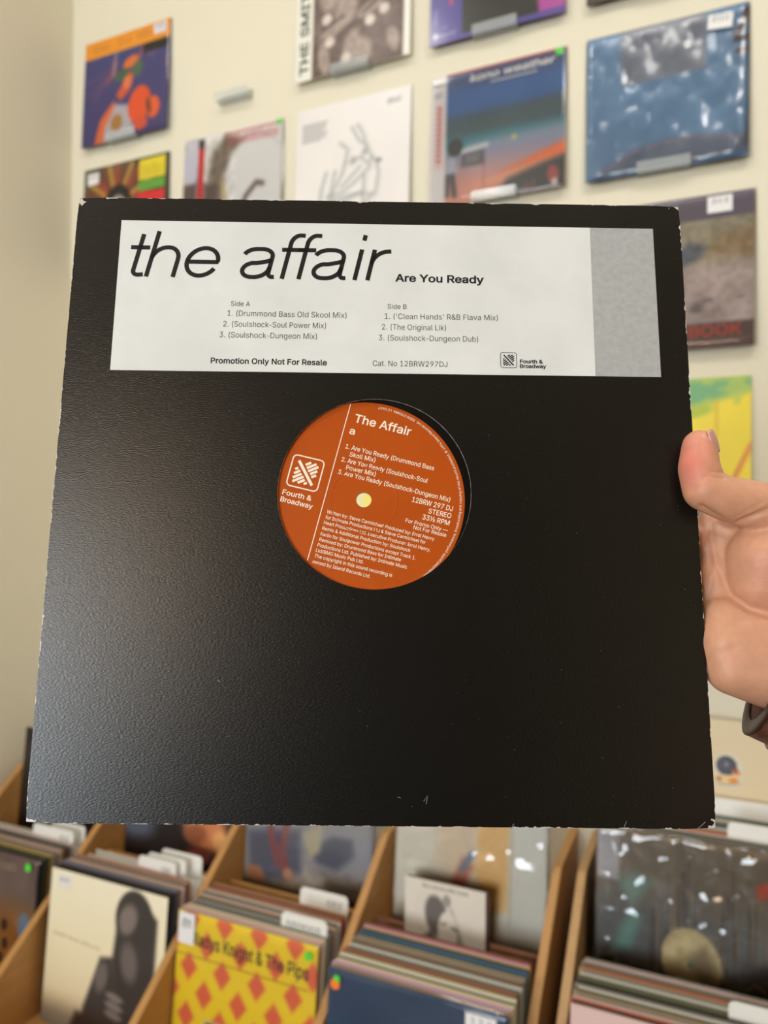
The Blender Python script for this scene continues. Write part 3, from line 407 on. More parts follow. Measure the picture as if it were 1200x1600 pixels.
def film_mesh(name, w, h, amp, cells, n=60, seed=1, roll=0.006):
    rng = np.random.default_rng(seed); g = np.linspace(0, 1, n); u, v = np.meshgrid(g, g); y = np.zeros_like(u)
    kx, kz = cells if isinstance(cells, tuple) else (cells, cells)
    for mlt, a in ((1, 1.0), (2.1, .45), (4.3, .2)):
        t = rng.random((int(kz * mlt) + 4, int(kx * mlt) + 4)); x = u * kx * mlt; z = v * kz * mlt; i = x.astype(int); j = z.astype(int); fx = x - i; fz = z - j
        fx = fx * fx * (3 - 2 * fx); fz = fz * fz * (3 - 2 * fz)
        q = (t[j, i] * (1 - fx) + t[j, i + 1] * fx) * (1 - fz) + (t[j + 1, i] * (1 - fx) + t[j + 1, i + 1] * fx) * fz
        y += a * q
    e = np.clip(np.minimum(np.minimum(u, 1 - u), np.minimum(v, 1 - v)) / .05, 0, 1)
    Y = -amp * y * np.sqrt(e) + roll * (1 - np.sqrt(1 - (1 - e) ** 2))
    V = np.stack([(u - .5) * w, Y, v * h - (h - LP) / 2], -1).reshape(-1, 3); I = np.arange(n * n).reshape(n, n)
    F = np.stack([I[:-1, :-1], I[:-1, 1:], I[1:, 1:], I[1:, :-1]], -1).reshape(-1, 4)
    me = bpy.data.meshes.new(name); me.from_pydata(V.tolist(), [], F.tolist()); me.update()
    me.polygons.foreach_set('use_smooth', [True] * len(me.polygons)); return me
def uvmap(size=LP, y=-0.0024):
    def tf(q): return np.stack([(q[:, 0] - .5) * size, np.full(len(q), y), q[:, 1] * size], -1)
    return tf
def record(label, art, x, y, z, lean=0.0, group=None, body=(60, 56, 52), film=None, gloss=False, yaw=0.0, name='record_sleeve', cat='record'):
    """x is the left edge, y/z the bottom front edge line"""
    root = empty(name, (x + LP / 2, y, z), (-lean, 0, yaw)); tag(root, label, cat, group)
    mesh_obj('sleeve_body', body_mesh(body), None, root)
    mesh_obj('cover_art', art.mesh('cover_art', LP, LP, -0.0021), M_PRINTG if gloss else M_PRINT, root)
    if film:
        amp, cells, seed, mat = film
        f = mesh_obj('plastic_sleeve', film_mesh('plastic_sleeve', LP + .008, LP + .006, amp, cells, seed=seed), mat, root); f.location.y = -0.0032
    return root
def sticker(root, u, v, w, h, mat=None, marks=6, seed=0, y=-0.0026, name='price_sticker', rot=0.0):
    """small paper price sticker with a blurred hand-written price"""
    rng = np.random.default_rng(seed); bm = bmesh.new()
    bm_box(bm, (-w / 2, -.0004, -h / 2), (w / 2, 0, h / 2)); s = bm_obj(name, bm, mat or M_PAPER, root)
    s.location = ((u - .5) * LP, y, v * LP); s.rotation_euler = (0, rot, 0)
    L = Letters(); tf = lambda q: np.stack([q[:, 0], np.full(len(q), -.0007), q[:, 1]], -1)
    for k in range(marks):
        xx = -w * .36 + w * .72 * (k + .5) / marks; hh_ = h * rng.uniform(.10, .20)
        L.ribbon([(xx, -hh_ + h * .15), (xx + rng.uniform(-.1, .1) * h, hh_ + h * .15)], w * .032, tf)
        if k % 2: L.ribbon([(xx - w * .04, hh_ + h * .15), (xx + w * .04, hh_ + h * .12)], h * .05, tf)
    if marks: L.build('price_marks', M_GREY_INK, s)
    return s
def dot(root, u, v, r, mat, y=-0.0028):
    bm = bmesh.new(); bmesh.ops.create_cone(bm, cap_ends=True, segments=20, radius1=r, radius2=r, depth=.0004, matrix=Matrix.Rotation(R(90), 4, 'X'))
    o = bm_obj('dot_sticker', bm, mat, root); o.location = ((u - .5) * LP, y, v * LP); return o
def ledge(x, z, label, yout):
    """clear acrylic ledge: plate on the wall, shelf and upturned lip"""
    root = empty('display_ledge', (x, DW, z)); tag(root, label, 'ledge', 'clear ledges carrying the wall records')
    hw_ = .052
    box('wall_plate', (-hw_, -.003, -.003), (hw_, 0, .022), M_ACRYL, root, .0006)
    box('shelf', (-hw_, -yout, -.003), (hw_, -.003, 0), M_ACRYL, root, .0006)
    box('lip', (-hw_, -yout - .003, -.003), (hw_, -yout, .020), M_ACRYL, root, .0006)
    return root

# ------------------------------------------------------------------ records on the display wall
LEAN = 0.046
YW = DW - 0.0172
CX = [-1.700, -1.331, -0.972, -0.606, -0.246, 0.120]      # left edges of the columns
RZ = [HC + 1.102, HC + 0.720, HC + 0.343, HC - 0.030]     # bottom edges of the rows
G_WALL = 'records displayed on the cream wall'
def wall_rec(ci, ri, label, art, led=True, **kw):
    r = record(label, art, CX[ci] + kw.pop('dx', 0), YW, RZ[ri] + kw.pop('dz', 0), LEAN, G_WALL, **kw)
    if led: ledge(r.location.x, r.location.z, 'small clear acrylic ledge under the ' + led, .0265)
    return r
N = 90
# orange and violet cover
a = Art(N, (74, 74, 128)); a.grad([(0, (84, 76, 124)), (.5, (82, 76, 128)), (1, (72, 82, 136))])
for p in ([(.04, .60), (.25, .66), (.40, .70)], [(.08, .5), (.25, .58), (.38, .62)], [(.12, .44), (.3, .56)]): a.line(p, .035, (126, 92, 128), .05, .7)
a.line([(.28, .58), (.36, .64), (.37, .74)], .05, (176, 90, 96), .04, .8); a.line([(.36, .62), (.38, .82)], .022, (196, 186, 190), .03, .8)
a.line([(.62, .70), (.72, .78), (.80, .70), (.92, .80)], .03, (150, 110, 130), .03, .7); a.line([(.66, .72), (.70, .82)], .04, (186, 92, 90), .03, .7)
a.ell(.56, .70, .09, .05, (232, 130, 66), 20); a.ell(.46, .60, .09, .05, (84, 112, 84), 25); a.ell(.64, .62, .06, .08, (92, 120, 92), -25)
a.poly([(.40, .42), (.56, .62), (.60, .55), (.56, .44), (.46, .36)], (226, 104, 60)); a.ell(.53, .52, .05, .06, (238, 138, 90))
a.poly([(.16, .0), (.22, .22), (.38, .38), (.46, .10), (.38, .0)], (236, 122, 66)); a.poly([(.26, .0), (.28, .14), (.40, .34), (.56, .30), (.62, .08), (.60, .0)], (196, 188, 194), .04)
a.ell(.42, .16, .07, .08, (188, 140, 76), 0, .3); a.poly([(.30, .0), (.32, .07), (.62, .08), (.66, .0)], (216, 210, 220), .03)
a.ell(.68, .28, .13, .17, (238, 98, 50), -8); a.ell(.84, .22, .075, .10, (240, 112, 56)); a.ell(.79, .24, .025, .08, (110, 70, 60), 10, .4)
a.ell(.70, .10, .08, .06, (226, 96, 58)); a.ell(.96, .62, .02, .05, (130, 76, 110), 0, .5, .6)
a.rect(-.1, .835, 1.1, 1.1, (246, 168, 48)); a.marks(.10, .30, .895, .05, (206, 136, 70), 4, .75); a.marks(.40, .56, .895, .06, (206, 136, 70), 3, .75); a.marks(.62, .82, .90, .06, (206, 132, 70), 4, .75)
a.rect(.70, .745, 1.0, .835, (40, 38, 34))
r = wall_rec(0, 0, 'record with orange top band above a violet picture of an orange figure', a, 'orange and violet record', film=(.0008, 3, 3, M_FILM), dz=-.026)
sticker(r, .89, .935, .045, .030, seed=1)
# reggae-coloured cover under it
a = Art(N, (84, 84, 62)); a.rect(.62, -.1, 1.1, 1.1, (62, 56, 44)); a.noise(6, 14)
for k in range(13):
    t = R(15 + k * 12.5); a.line([(.40 + .12 * math.cos(t), .60 + .12 * math.sin(t)), (.40 + .42 * math.cos(t), .60 + .40 * math.sin(t))], .045, [(176, 60, 48), (206, 140, 60), (120, 60, 44)][k % 3], .03, .85)
a.ell(.42, .58, .17, .22, (34, 32, 30)); a.ell(.42, .50, .12, .20, (158, 148, 140)); a.ell(.38, .52, .03, .02, (90, 84, 80))
a.rect(.66, .79, .96, .98, (226, 206, 52)); a.marks(.68, .94, .82, .13, (180, 150, 40), 7, .7); a.rect(.66, .69, .96, .78, (96, 158, 60)); a.rect(.66, .57, .96, .67, (212, 44, 48)); a.rect(.64, .50, .96, .56, (206, 200, 196), .02, .8)
a.rect(-.1, -.1, 1.1, .3, (96, 46, 40), .2)
r = wall_rec(0, 1, 'dark olive record with yellow green and red blocks below the violet one', a, False, dz=-.019, body=(70, 66, 50))
sticker(r, .115, .90, .042, .034, seed=2)
# white cover with obi strip and red stripe
a = Art(N, (232, 228, 222)); a.rect(-.1, -.1, .16, 1.1, (214, 208, 212)); a.noise(14, 16, mask=a.box_mask(0, 0, .16, 1)); a.rect(-.1, -.1, .15, .62, (112, 92, 90), .05)
a.ell(.75, .42, .36, .52, (200, 196, 190), 8, .05); a.ell(.77, .42, .335, .50, (232, 228, 224), 8, .04)
a.poly([(.24, .30), (.26, .62), (.30, .84), (.44, .98), (.62, .90), (.50, .80), (.42, .62), (.42, .38), (.50, .16), (.30, .10)], (140, 122, 106), .06)
a.noise(26, 20, mask=a.box_mask(.22, .1, .55, .98)); a.poly([(.20, .20), (.22, .58), (.36, .54), (.38, .20)], (104, 84, 80), .06); a.line([(.42, .55), (.45, .35), (.5, .2)], .05, (206, 182, 130), .04, .8)
a.line([(.58, .24), (.66, .40), (.76, .50), (.82, .48)], .045, (120, 102, 96), .03)
a.rect(.155, -.1, .215, .90, (214, 40, 48)); a.rect(.155, .90, .215, .98, (56, 50, 48)); a.rect(-.1, .60, .13, .86, (214, 210, 220), .04)
a.rect(.42, .965, .98, .978, (200, 90, 96)); a.marks(.46, .96, .87, .085, (214, 100, 108), 17, .75)
r = wall_rec(1, 1, 'white record with red stripe, grey feathered arc and red lettering across its top', a, False, dz=-.004, film=(.0008, 3, 5, M_FILM), body=(190, 190, 180))
dot(r, .965, .975, .008, M_GREEN)
# empty ledge above it
ledge(CX[1] + LP / 2 + .01, RZ[0] + .004, 'empty clear acrylic ledge above the record with the red stripe', .0265)
# sepia cover with white borders and black sideways lettering
a = Art(N, (96, 76, 70)); a.noise(5, 20)
for cu, cv, ru, rv, ro in ((.34, .36, .12, .05, 20), (.50, .20, .07, .13, -15), (.66, .46, .13, .05, 24), (.26, .14, .05, .14, 8), (.60, .13, .08, .11, 10), (.86, .16, .05, .10, 15), (.45, .50, .10, .14, -10), (.74, .62, .12, .08, 10), (.30, .66, .10, .14, 0), (.58, .80, .12, .12, 0), (.84, .80, .08, .14, 0), (.30, .90, .1, .08, 0)):
    a.ell(cu, cv, ru, rv, (168, 150, 140), ro, .5, .9)
for cu, cv in ((.31, .27), (.66, .36), (.78, .42), (.46, .10), (.28, .46)): a.ell(cu, cv, .045, .045, (214, 200, 190), 30, .5)
for p in ([(.25, .38), (.42, .45)], [(.60, .44), (.80, .55)], [(.4, .3), (.55, .4)]): a.line(p, .02, (74, 56, 52), .03)
a.noise(30, 14); a.rect(-.1, -.1, .155, 1.1, (236, 234, 222)); a.rect(.945, -.1, 1.1, 1.1, (238, 236, 224))
r = wall_rec(2, 0, 'sepia photograph record with white left border lettered sideways in black', a, 'sepia record with sideways lettering', body=(225, 222, 208), dz=-.002)
L = Letters(); L.line('THE SMITHS', (.118, .05), (.118, .93), .075, uvmap(), offset=.02); L.build('title_lettering', material('dark_green_ink', (34, 52, 44), .5), r)
# white cover with a pencil drawing
a = Art(N, (236, 232, 230)); a.noise(4, 3)
G = (142, 142, 144)
for p in ([(.50, .77), (.56, .66), (.63, .60), (.60, .70), (.55, .78)], [(.40, .66), (.47, .60), (.45, .50)], [(.63, .60), (.68, .50), (.66, .44), (.58, .52), (.50, .48)], [(.45, .50), (.42, .40), (.36, .30), (.30, .24)],
          [(.68, .50), (.72, .46), (.74, .36), (.72, .22), (.60, .12), (.36, .04)], [(.28, .44), (.24, .30), (.22, .12), (.20, .0)], [(.36, .44), (.33, .30), (.34, .22)], [(.30, .24), (.44, .26), (.56, .34), (.66, .42)], [(.30, .20), (.46, .22), (.62, .24)],
          [(.24, .10), (.36, .16), (.56, .22), (.70, .20)], [(.62, .36), (.61, .18), (.62, .0)], [(.70, .10), (.70, .0)], [(.42, .30), (.58, .44)], [(.26, .06), (.48, .14)]):
    a.line(p, .014, G, .018, .85); a.line([(x + .012, y - .01) for x, y in p], .03, (196, 196, 196), .04, .6)
a.ell(.52, .50, .025, .03, (176, 176, 178), 0, .6); a.ell(.62, .55, .025, .03, (176, 176, 178), 0, .6); a.ell(.74, .46, .03, .02, (150, 150, 150), 0, .6)
for k in range(8): a.line([(.06, .865 - k * .02), (.06 + [.22, .2, .21, .18, .22, .2, .21, .16][k], .865 - k * .02)], .012, (150, 148, 148), .012, .75)
a.marks(.80, .92, .895, .045, (110, 108, 108), 5, .8)
r = wall_rec(2, 1, 'plain white record with a grey line drawing of a seated figure', a, False, body=(225, 222, 216))
# violet and black cover, partly above the frame
a = Art(N, (46, 44, 42)); a.poly([(.84, -.1), (.78, .3), (.9, .7), (1.1, 1.1), (1.1, -.1)], (170, 74, 152), .03); a.poly([(.0, .0), (1, .0), (1, .05), (.0, .03)], (84, 76, 146), .01)
a.rect(-.1, -.1, .25, 1.1, (80, 70, 146)); a.rect(.15, .28, .175, .6, (200, 60, 110)); a.marks(.04, .20, .055, .025, (206, 204, 224), 9, .8); a.ell(.045, .065, .02, .02, (214, 212, 230)); a.marks(.10, .14, .11, .02, (170, 160, 210), 2, .7)
a.line([(.045, .17), (.045, .26)], .02, (150, 140, 196), .02, .7)
r = wall_rec(3, 0, 'violet record with black middle and magenta corner above the beach record', a, 'violet, black and magenta record', gloss=True, body=(60, 50, 110))
# beach picture with white obi strip
a = Art(N, (60, 90, 140)); a.grad([(0, (216, 140, 116)), (.14, (214, 146, 128)), (.24, (190, 150, 150)), (.36, (150, 146, 168)), (.41, (110, 160, 170)), (.44, (66, 142, 152)), (.49, (64, 120, 128)), (.54, (76, 98, 104)), (.64, (70, 92, 108)), (.70, (64, 104, 156)), (.82, (66, 104, 158)), (.9, (72, 92, 132)), (1, (68, 82, 118))])
a.noise(5, 7); a.poly([(.12, .56), (1.1, .68), (1.1, .55), (.5, .54)], (78, 98, 100), .08, .8)
a.poly([(.30, .44), (1.1, .48), (1.1, .36), (.30, .38)], (162, 152, 172), .08, .7)
a.poly([(.55, .18), (.80, .27), (1.1, .36), (1.1, .26), (.86, .21)], (238, 120, 62), .05); a.poly([(.36, .12), (.6, .18), (.9, .22), (.6, .12)], (238, 164, 122), .06, .8)
a.poly([(.52, .05), (.60, .13), (.86, .20), (1.1, .25), (1.1, .0), (.6, .0)], (62, 62, 62), .05); a.marks(.72, .80, .03, .06, (170, 80, 76), 3, .7); a.ell(.92, .10, .04, .07, (176, 84, 80), 10, .5); a.ell(.93, .045, .02, .025, (226, 214, 210), 0, .4)
a.poly([(.25, .27), (.25, .37), (.42, .38), (.43, .27)], (96, 92, 96), .02); a.line([(.24, .39), (.44, .41)], .03, (220, 216, 214), .02); a.rect(.28, .29, .39, .36, (126, 120, 124), .03)
a.ell(.20, .43, .06, .07, (56, 60, 60)); a.poly([(.13, .2), (.14, .35), (.20, .36), (.22, .24)], (176, 176, 190), .03); a.line([(.18, .22), (.2, .07)], .04, (66, 60, 66), .02); a.line([(.14, .22), (.14, .08)], .04, (70, 62, 66), .02)
a.line([(.42, .3), (.42, .02)], .008, (170, 110, 96), .01); a.ell(.64, .425, .02, .014, (226, 200, 110), 0, .5); a.rect(.10, .985, 1.1, 1.1, (176, 56, 66), .01)
a.rect(-.1, -.1, .125, 1.1, (226, 218, 214)); a.marks(.02, .11, .925, .035, (90, 88, 92), 4, .8); a.marks(.03, .10, .86, .02, (130, 128, 130), 4, .7); a.marks(.03, .10, .835, .02, (130, 128, 130), 4, .7)
a.rect(.04, .30, .10, .79, (226, 186, 180), .04, .7)
r = wall_rec(3, 1, 'record with blue dusk beach picture, white side strip and white script title', a, 'blue beach record', film=(.0007, 3, 8, M_FILM), gloss=True, body=(200, 196, 190))
L = Letters(); L.line('kono weather', (.30, .905), (.93, .905), .05, uvmap(), offset=.02, shear=.2); L.ribbon([(.46, .872), (.80, .872)], .008, uvmap()); L.build('title_lettering', material('cream_ink', (236, 230, 220), .5), r)
L = Letters()
for k in range(11): L.ribbon([(.05, .76 - k * .04), (.09, .745 - k * .04)], .012, uvmap()); L.ribbon([(.07, .765 - k * .04), (.07, .738 - k * .04)], .008, uvmap())
L.build('side_lettering', material('red_ink', (206, 70, 66), .5), r); dot(r, .955, .975, .009, M_GREEN)
# blue cover in crumpled film
a = Art(N, (92, 132, 168)); a.grad([(0, (106, 144, 178)), (1, (106, 144, 178))])
a.noise(4, 10); a.poly([(.22, .74), (.22, 1.1), (.76, 1.1), (.75, .62), (.24, .62)], (142, 142, 152), .02, .9)
a.poly([(.05, .02), (.3, .16), (.6, .2), (1.1, .12), (1.1, .02)], (112, 104, 116), .06, .6); a.line([(.1, .05), (.35, .16), (.65, .19), (1, .12)], .012, (180, 130, 120), .02, .6)
for p in ([(.99, .95), (.97, .86), (.93, .80)], [(.93, .77), (.99, .77)], [(.94, .69), (.98, .69)]): a.line(p, .035, (86, 46, 48), .015)
r = wall_rec(4, 1, 'blue record in shiny crumpled clear film with a silvery panel', a, 'blue record in crumpled film', film=(.0050, (10, 6), 12, M_FILM3), gloss=True, body=(70, 78, 96))
sticker(r, .835, .895, .046, .030, seed=4, y=-.0100, rot=.1)
# dark cover peeping in at the top
a = Art(40, (66, 56, 50)); a.noise(5, 12); a.rect(.1, .5, .9, .95, (120, 110, 100), .1)
r = wall_rec(4, 0, 'dark brown record above the blue record in crumpled film', a, 'dark brown record', body=(44, 38, 34))
# landscape cover with brown title bands
a = Art(N, (170, 160, 150)); a.grad([(0, (104, 84, 78)), (.12, (108, 84, 78)), (.16, (186, 166, 160)), (.5, (190, 170, 162)), (.6, (172, 160, 138)), (.84, (166, 154, 132)), (1, (128, 118, 104))])
a.noise(9, 12, mask=a.box_mask(0, .16, 1, .84)); a.poly([(.0, .42), (.46, .47), (.70, .60), (.74, .66), (.62, .70), (.5, .62), (.3, .56), (.0, .56)], (104, 108, 120), .04); a.poly([(.70, .60), (.78, .72), (1.1, .78), (1.1, .56), (.86, .58)], (160, 132, 96), .06, .8)
a.noise(34, 15, mask=a.box_mask(0, .16, 1, .84)); a.noise(12, .7, (96, 92, 92), .72, mask=a.box_mask(.3, .2, .95, .32))
a.rect(-.1, .84, 1.1, 1.1, (112, 102, 118)); a.rect(-.1, -.1, 1.1, .16, (106, 84, 78)); a.rect(-.1, .045, 1.1, .055, (146, 112, 102), .01)
r = wall_rec(4, 2, 'record with stony landscape picture between brown bands lettered in red', a, False, gloss=True, film=(.0008, 3, 14, M_FILM), body=(90, 76, 70), dx=.012)
L = Letters(); L.line('SONGBOOK', (.30, .075), (.93, .075), .07, uvmap(), offset=.01); L.build('title_lettering', material('rust_ink', (206, 78, 48), .5), r); L = Letters(); L.line('ER', (.28, .875), (.36, .875), .05, uvmap(), offset=.01); L.build('heading_lettering', MATS['rust_ink'], r)
sticker(r, .80, .925, .046, .034, seed=5, y=-.006)
# yellow painted cover
a = Art(N, (244, 222, 62)); a.noise(5, 8); a.poly([(-.1, 1.1), (-.1, .70), (.4, .74), (.76, .84), (1.1, .94), (1.1, 1.1)], (118, 178, 126), .06); a.noise(12, .7, (186, 204, 96), .55, mask=a.box_mask(0, .8, 1, 1)); a.rect(-.1, .975, 1.1, 1.1, (190, 204, 92), .03, .7)
a.poly([(.1, .1), (.2, .5), (.34, .68), (.50, .68), (.64, .52), (.74, .28), (.84, .0), (.2, .0)], (226, 104, 84), .02); a.poly([(.14, .1), (.24, .5), (.36, .655), (.48, .655), (.59, .50), (.68, .26), (.76, .0), (.2, .0)], (104, 112, 126), .02)
a.ell(.36, .40, .13, .19, (238, 196, 160)); a.line([(.80, .84), (.80, .62), (.72, .45)], .018, (226, 186, 60), .02); a.line([(1.0, .56), (.90, .34), (.82, .12)], .03, (226, 140, 70), .02); a.ell(.66, .78, .12, .04, (180, 200, 70), 10, .5)
r = wall_rec(4, 3, 'bright yellow and green painted record beside the thumb', a, False, body=(226, 206, 70), dx=.008)
a = Art(40, (188, 62, 54)); a.noise(4, 10); a.rect(.2, .2, .8, .8, (206, 96, 80), .1)
r = wall_rec(5, 3, 'red record to the right of the yellow and green one', a, False, body=(170, 60, 54), dx=.012)
a = Art(50, (240, 234, 200)); a.noise(4, 5); a.ell(.70, .21, .075, .07, (250, 236, 120), 0, .5); a.rect(.1, .8, .9, .86, (120, 116, 100), .02)
r = wall_rec(2, 3, 'cream and yellow record seen through the spindle hole of the held disc', a, False, body=(220, 214, 180))

# ------------------------------------------------------------------ record racks
def zc(z): return HC + z
PROF = [(1.0, zc(-1.50)), (1.0, zc(-1.005)), (1.02, zc(-.985)), (1.43, zc(-.672)), (1.628, zc(-.672)), (1.628, zc(-1.50))]
TH = .016
def rack(name, label, cols, planks, mids, wood, x0, x1, bases):
    root = empty(name, ((x0 + x1) / 2, 1.3, 0)); tag(root, label, 'record rack')
    def P(o): o.location = -root.location; o.parent = root; return o
    for k, xp in enumerate(planks):
        P(prism('side_panel' if k in (0, len(planks) - 1) else 'divider_panel', PROF, 'x', xp - TH / 2, xp + TH / 2, wood, None, .0012))
    for k, (c0, c1) in enumerate(zip(planks[:-1], planks[1:])):
        c0 += TH / 2 + .0003; c1 -= TH / 2 + .0003; bz = bases[k]
        P(box('front_board', (c0, 1.0, zc(-1.5)), (c1, 1.016, zc(-1.0)), wood, None, .001))
        P(box('base_board', (c0, 1.017, zc(bz - .014)), (c1, 1.356, zc(bz)), wood, None, .001))
        P(box('partition_board', (c0, 1.357, zc(bz - .014)), (c1, 1.369, zc(-.812)), mids[k], None, .001))
        P(box('rear_base_board', (c0, 1.37, zc(-.90)), (c1, 1.6275, zc(-.886)), wood, None, .001))
    if wood is M_WOOD2:
        for c0, c1 in zip(planks[:-1], planks[1:]): P(box('rear_ledge', (c0 + TH / 2 + .0003, 1.574, zc(-.73)), (c1 - TH / 2 - .0003, 1.6275, zc(-.7145)), wood, None, .001))
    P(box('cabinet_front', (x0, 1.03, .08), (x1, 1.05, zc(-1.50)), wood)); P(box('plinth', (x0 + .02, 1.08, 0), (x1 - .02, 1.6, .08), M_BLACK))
    P(box('cabinet_side', (x0, 1.05, .08), (x0 + TH, 1.628, zc(-1.50)), wood)); P(box('cabinet_side', (x1 - TH, 1.05, .08), (x1, 1.628, zc(-1.50)), wood))
    return root
PL = [-1.688, -1.330, -0.974, -0.622, -0.262]
BZ = [-1.085, -1.083, -1.102, -1.092]
rack('record_rack', 'honey-coloured wooden record rack with sloped dividers under the wall records', 4, PL, [M_WOOD, M_WOOD, M_WOOD, M_BROWN], M_WOOD, PL[0] - TH / 2, PL[-1] + TH / 2, BZ)
PR = [-0.216, 0.150, 0.512]
BZR = [-1.085, -1.085]
rack('record_rack', 'pale plywood record rack standing right of the honey-coloured one', 2, PR, [M_WOOD2, M_WOOD2], M_WOOD2, PR[0] - TH / 2, PR[-1] + TH / 2, BZR)

# ------------------------------------------------------------------ records packed in the racks
PAL = {'tan': (176, 150, 116), 'pale pink': (224, 192, 186), 'grey': (150, 148, 140), 'dark': (52, 48, 46), 'white': (226, 222, 212), 'brown': (112, 84, 68),
       'blue': (88, 116, 158), 'rust': (196, 110, 84), 'olive': (112, 112, 88), 'lilac': (206, 172, 210), 'mustard': (206, 176, 84), 'teal': (70, 104, 116), 'cream': (232, 220, 186)}
ORD = ['first', 'second', 'third', 'fourth', 'fifth', 'sixth', 'seventh', 'eighth', 'ninth', 'tenth', 'eleventh', 'twelfth', 'thirteenth', 'fourteenth', 'fifteenth', 'sixteenth', 'seventeenth', 'eighteenth', 'nineteenth', 'twentieth', 'twenty-first', 'twenty-second', 'twenty-third', 'twenty-fourth', 'twenty-fifth', 'twenty-sixth']
def stack(bin_desc, x, y0, z, lean, seq, pitch=.0062):
    """records standing one behind another; seq runs from the front to the back"""
    rng = np.random.default_rng(len(bin_desc) * 7 + len(seq)); y = y0
    for k, cname in enumerate(seq):
        o = mesh_obj('packed_record', body_mesh(PAL[cname]))
        o.location = (x + LP / 2 + rng.uniform(-.004, .004), y, z + .0002); o.rotation_euler = (-lean, 0, 0)
        tag(o, '%s edged record, %s behind the %s' % (cname, ORD[k], bin_desc), 'record', 'records packed behind the %s' % bin_desc)
        y += pitch
    return y
def card(x, y, z, lean, top, tab0, tab1, label, marks=(0, 0), seed=0):
    """white plastic divider with a raised round-cornered tab"""
    r = .010; h = .312; pts = [(0, 0), (LP, 0), (LP, h)]
    def arc(cx, cy, a0, a1): return [(cx + r * math.cos(R(a0 + (a1 - a0) * k / 5)), cy + r * math.sin(R(a0 + (a1 - a0) * k / 5))) for k in range(6)]
    pts = [(0, 0), (LP, 0), (LP, h - r)] + ([(tab1, h - r)] if tab1 < LP - .001 else []) + arc(tab1 - r, top - r, 0, 90) + arc(tab0 + r, top - r, 90, 180) + [(tab0, h - r), (0, h - r)]
    o = prism('divider_card', pts, 'y', -.0008, .0008, M_WHITE); o.location = (x, y, z + .0002); o.rotation_euler = (-lean, 0, 0)
    tag(o, label, 'divider card', 'white divider cards in the racks')
    if marks[1]:
        rng = np.random.default_rng(seed); L = Letters(); tf = lambda q: np.stack([q[:, 0], np.full(len(q), -.0011), q[:, 1]], -1)
        m0, m1 = marks; n = max(2, int((m1 - m0) / .006))
        for k in range(n):
            xx = m0 + (m1 - m0) * (k + .5) / n; L.ribbon([(xx, top - .029), (xx + rng.uniform(-.002, .002), top - .014)], .0018, tf)
            if k % 2 == 0: L.ribbon([(xx - .002, top - .014 - rng.uniform(0, .01)), (xx + .004, top - .016)], .0016, tf)
        L.build('blurred_lettering', M_GREY_INK, o)
    return o
AL = .09
dY = LP * math.sin(AL)
def front_rec(label, art, x, ytop, base, **kw):
    return record(label, art, x, ytop - dY, zc(base) + .0004, AL, 'front records in the racks', **kw)
def seqs(s): return [dict(t='tan', p='pale pink', g='grey', d='dark', w='white', b='brown', u='blue', r='rust', o='olive', l='lilac', m='mustard', e='teal', c='cream')[k] for k in s]

# bin next to the left wall: brown cover with a printed blue oval and dark spots
a = Art(N, (120, 92, 84)); a.grad([(0, (96, 22, 30)), (.18, (110, 26, 34)), (.24, (166, 112, 52)), (.6, (152, 98, 52)), (.75, (128, 104, 92)), (1, (118, 92, 88))]); a.noise(7, 12)
a.marks(.55, .80, .90, .05, (196, 176, 140), 7, .7); a.ell(.92, .52, .06, .12, (110, 134, 156), 10, .4); a.rect(.3, .2, 1.1, .235, (196, 140, 64), .02)
for cu, cv in ((.72, .52), (.74, .40), (.70, .30), (.66, .12), (.8, .1)): a.ell(cu, cv, .03, .04, (60, 40, 36), 0, .4)
rA = front_rec('brown record with red foot and a green dot, in the bin by the side wall', a, -1.664, 1.185, BZ[0], film=(.003, 4, 21, M_FILM2), body=(110, 90, 84), gloss=True)
dot(rA, .93, .955, .009, M_GREEN, -.0085)
nx = stack('brown record by the side wall', -1.664, 1.185 - dY + .012, zc(BZ[0]), AL, seqs('dodmtgbptgbdgp'))

# pale cover with a dark shape
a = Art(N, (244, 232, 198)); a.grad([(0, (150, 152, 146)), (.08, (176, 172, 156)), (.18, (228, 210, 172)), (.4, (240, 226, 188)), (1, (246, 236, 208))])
a.ell(.74, .80, .155, .19, (62, 56, 54)); a.poly([(.60, .74), (.58, .52), (.64, .2), (.66, .0), (.96, .0), (.93, .4), (.93, .84), (.86, .90)], (62, 56, 54), .03)
a.poly([(.34, .0), (.36, .18), (.44, .40), (.48, .52), (.58, .54), (.62, .40), (.66, .1), (.66, .0)], (66, 60, 58), .03); a.ell(.69, .80, .07, .10, (128, 116, 110), -20, .5); a.ell(.72, .54, .07, .12, (108, 98, 94), 10, .6); a.ell(.50, .40, .05, .10, (112, 102, 98), -12, .6)
a.poly([(.26, .04), (.30, .14), (.60, .12), (.90, .04), (.90, -.1), (.3, -.1)], (58, 52, 50), .04)
for k in range(3): a.ell(.62, .30 - k * .055, .075, .024, (128, 118, 112), -8, .5)
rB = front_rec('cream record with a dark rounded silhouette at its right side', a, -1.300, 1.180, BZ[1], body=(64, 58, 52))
sticker(rB, .12, .925, .040, .026, material('pale_price_paper', (238, 230, 226), .5), seed=7)
L = Letters(); L.line('sade love deluxe', (.05, .575), (.47, .555), .03, uvmap(), offset=-.004); L.build('title_lettering', material('faint_brown_ink', (186, 166, 126), .5), rB)
stack('cream record with the dark silhouette', -1.300, 1.180 - dY + .0075, zc(BZ[1]), AL, seqs('ddbugtpbgtr'))
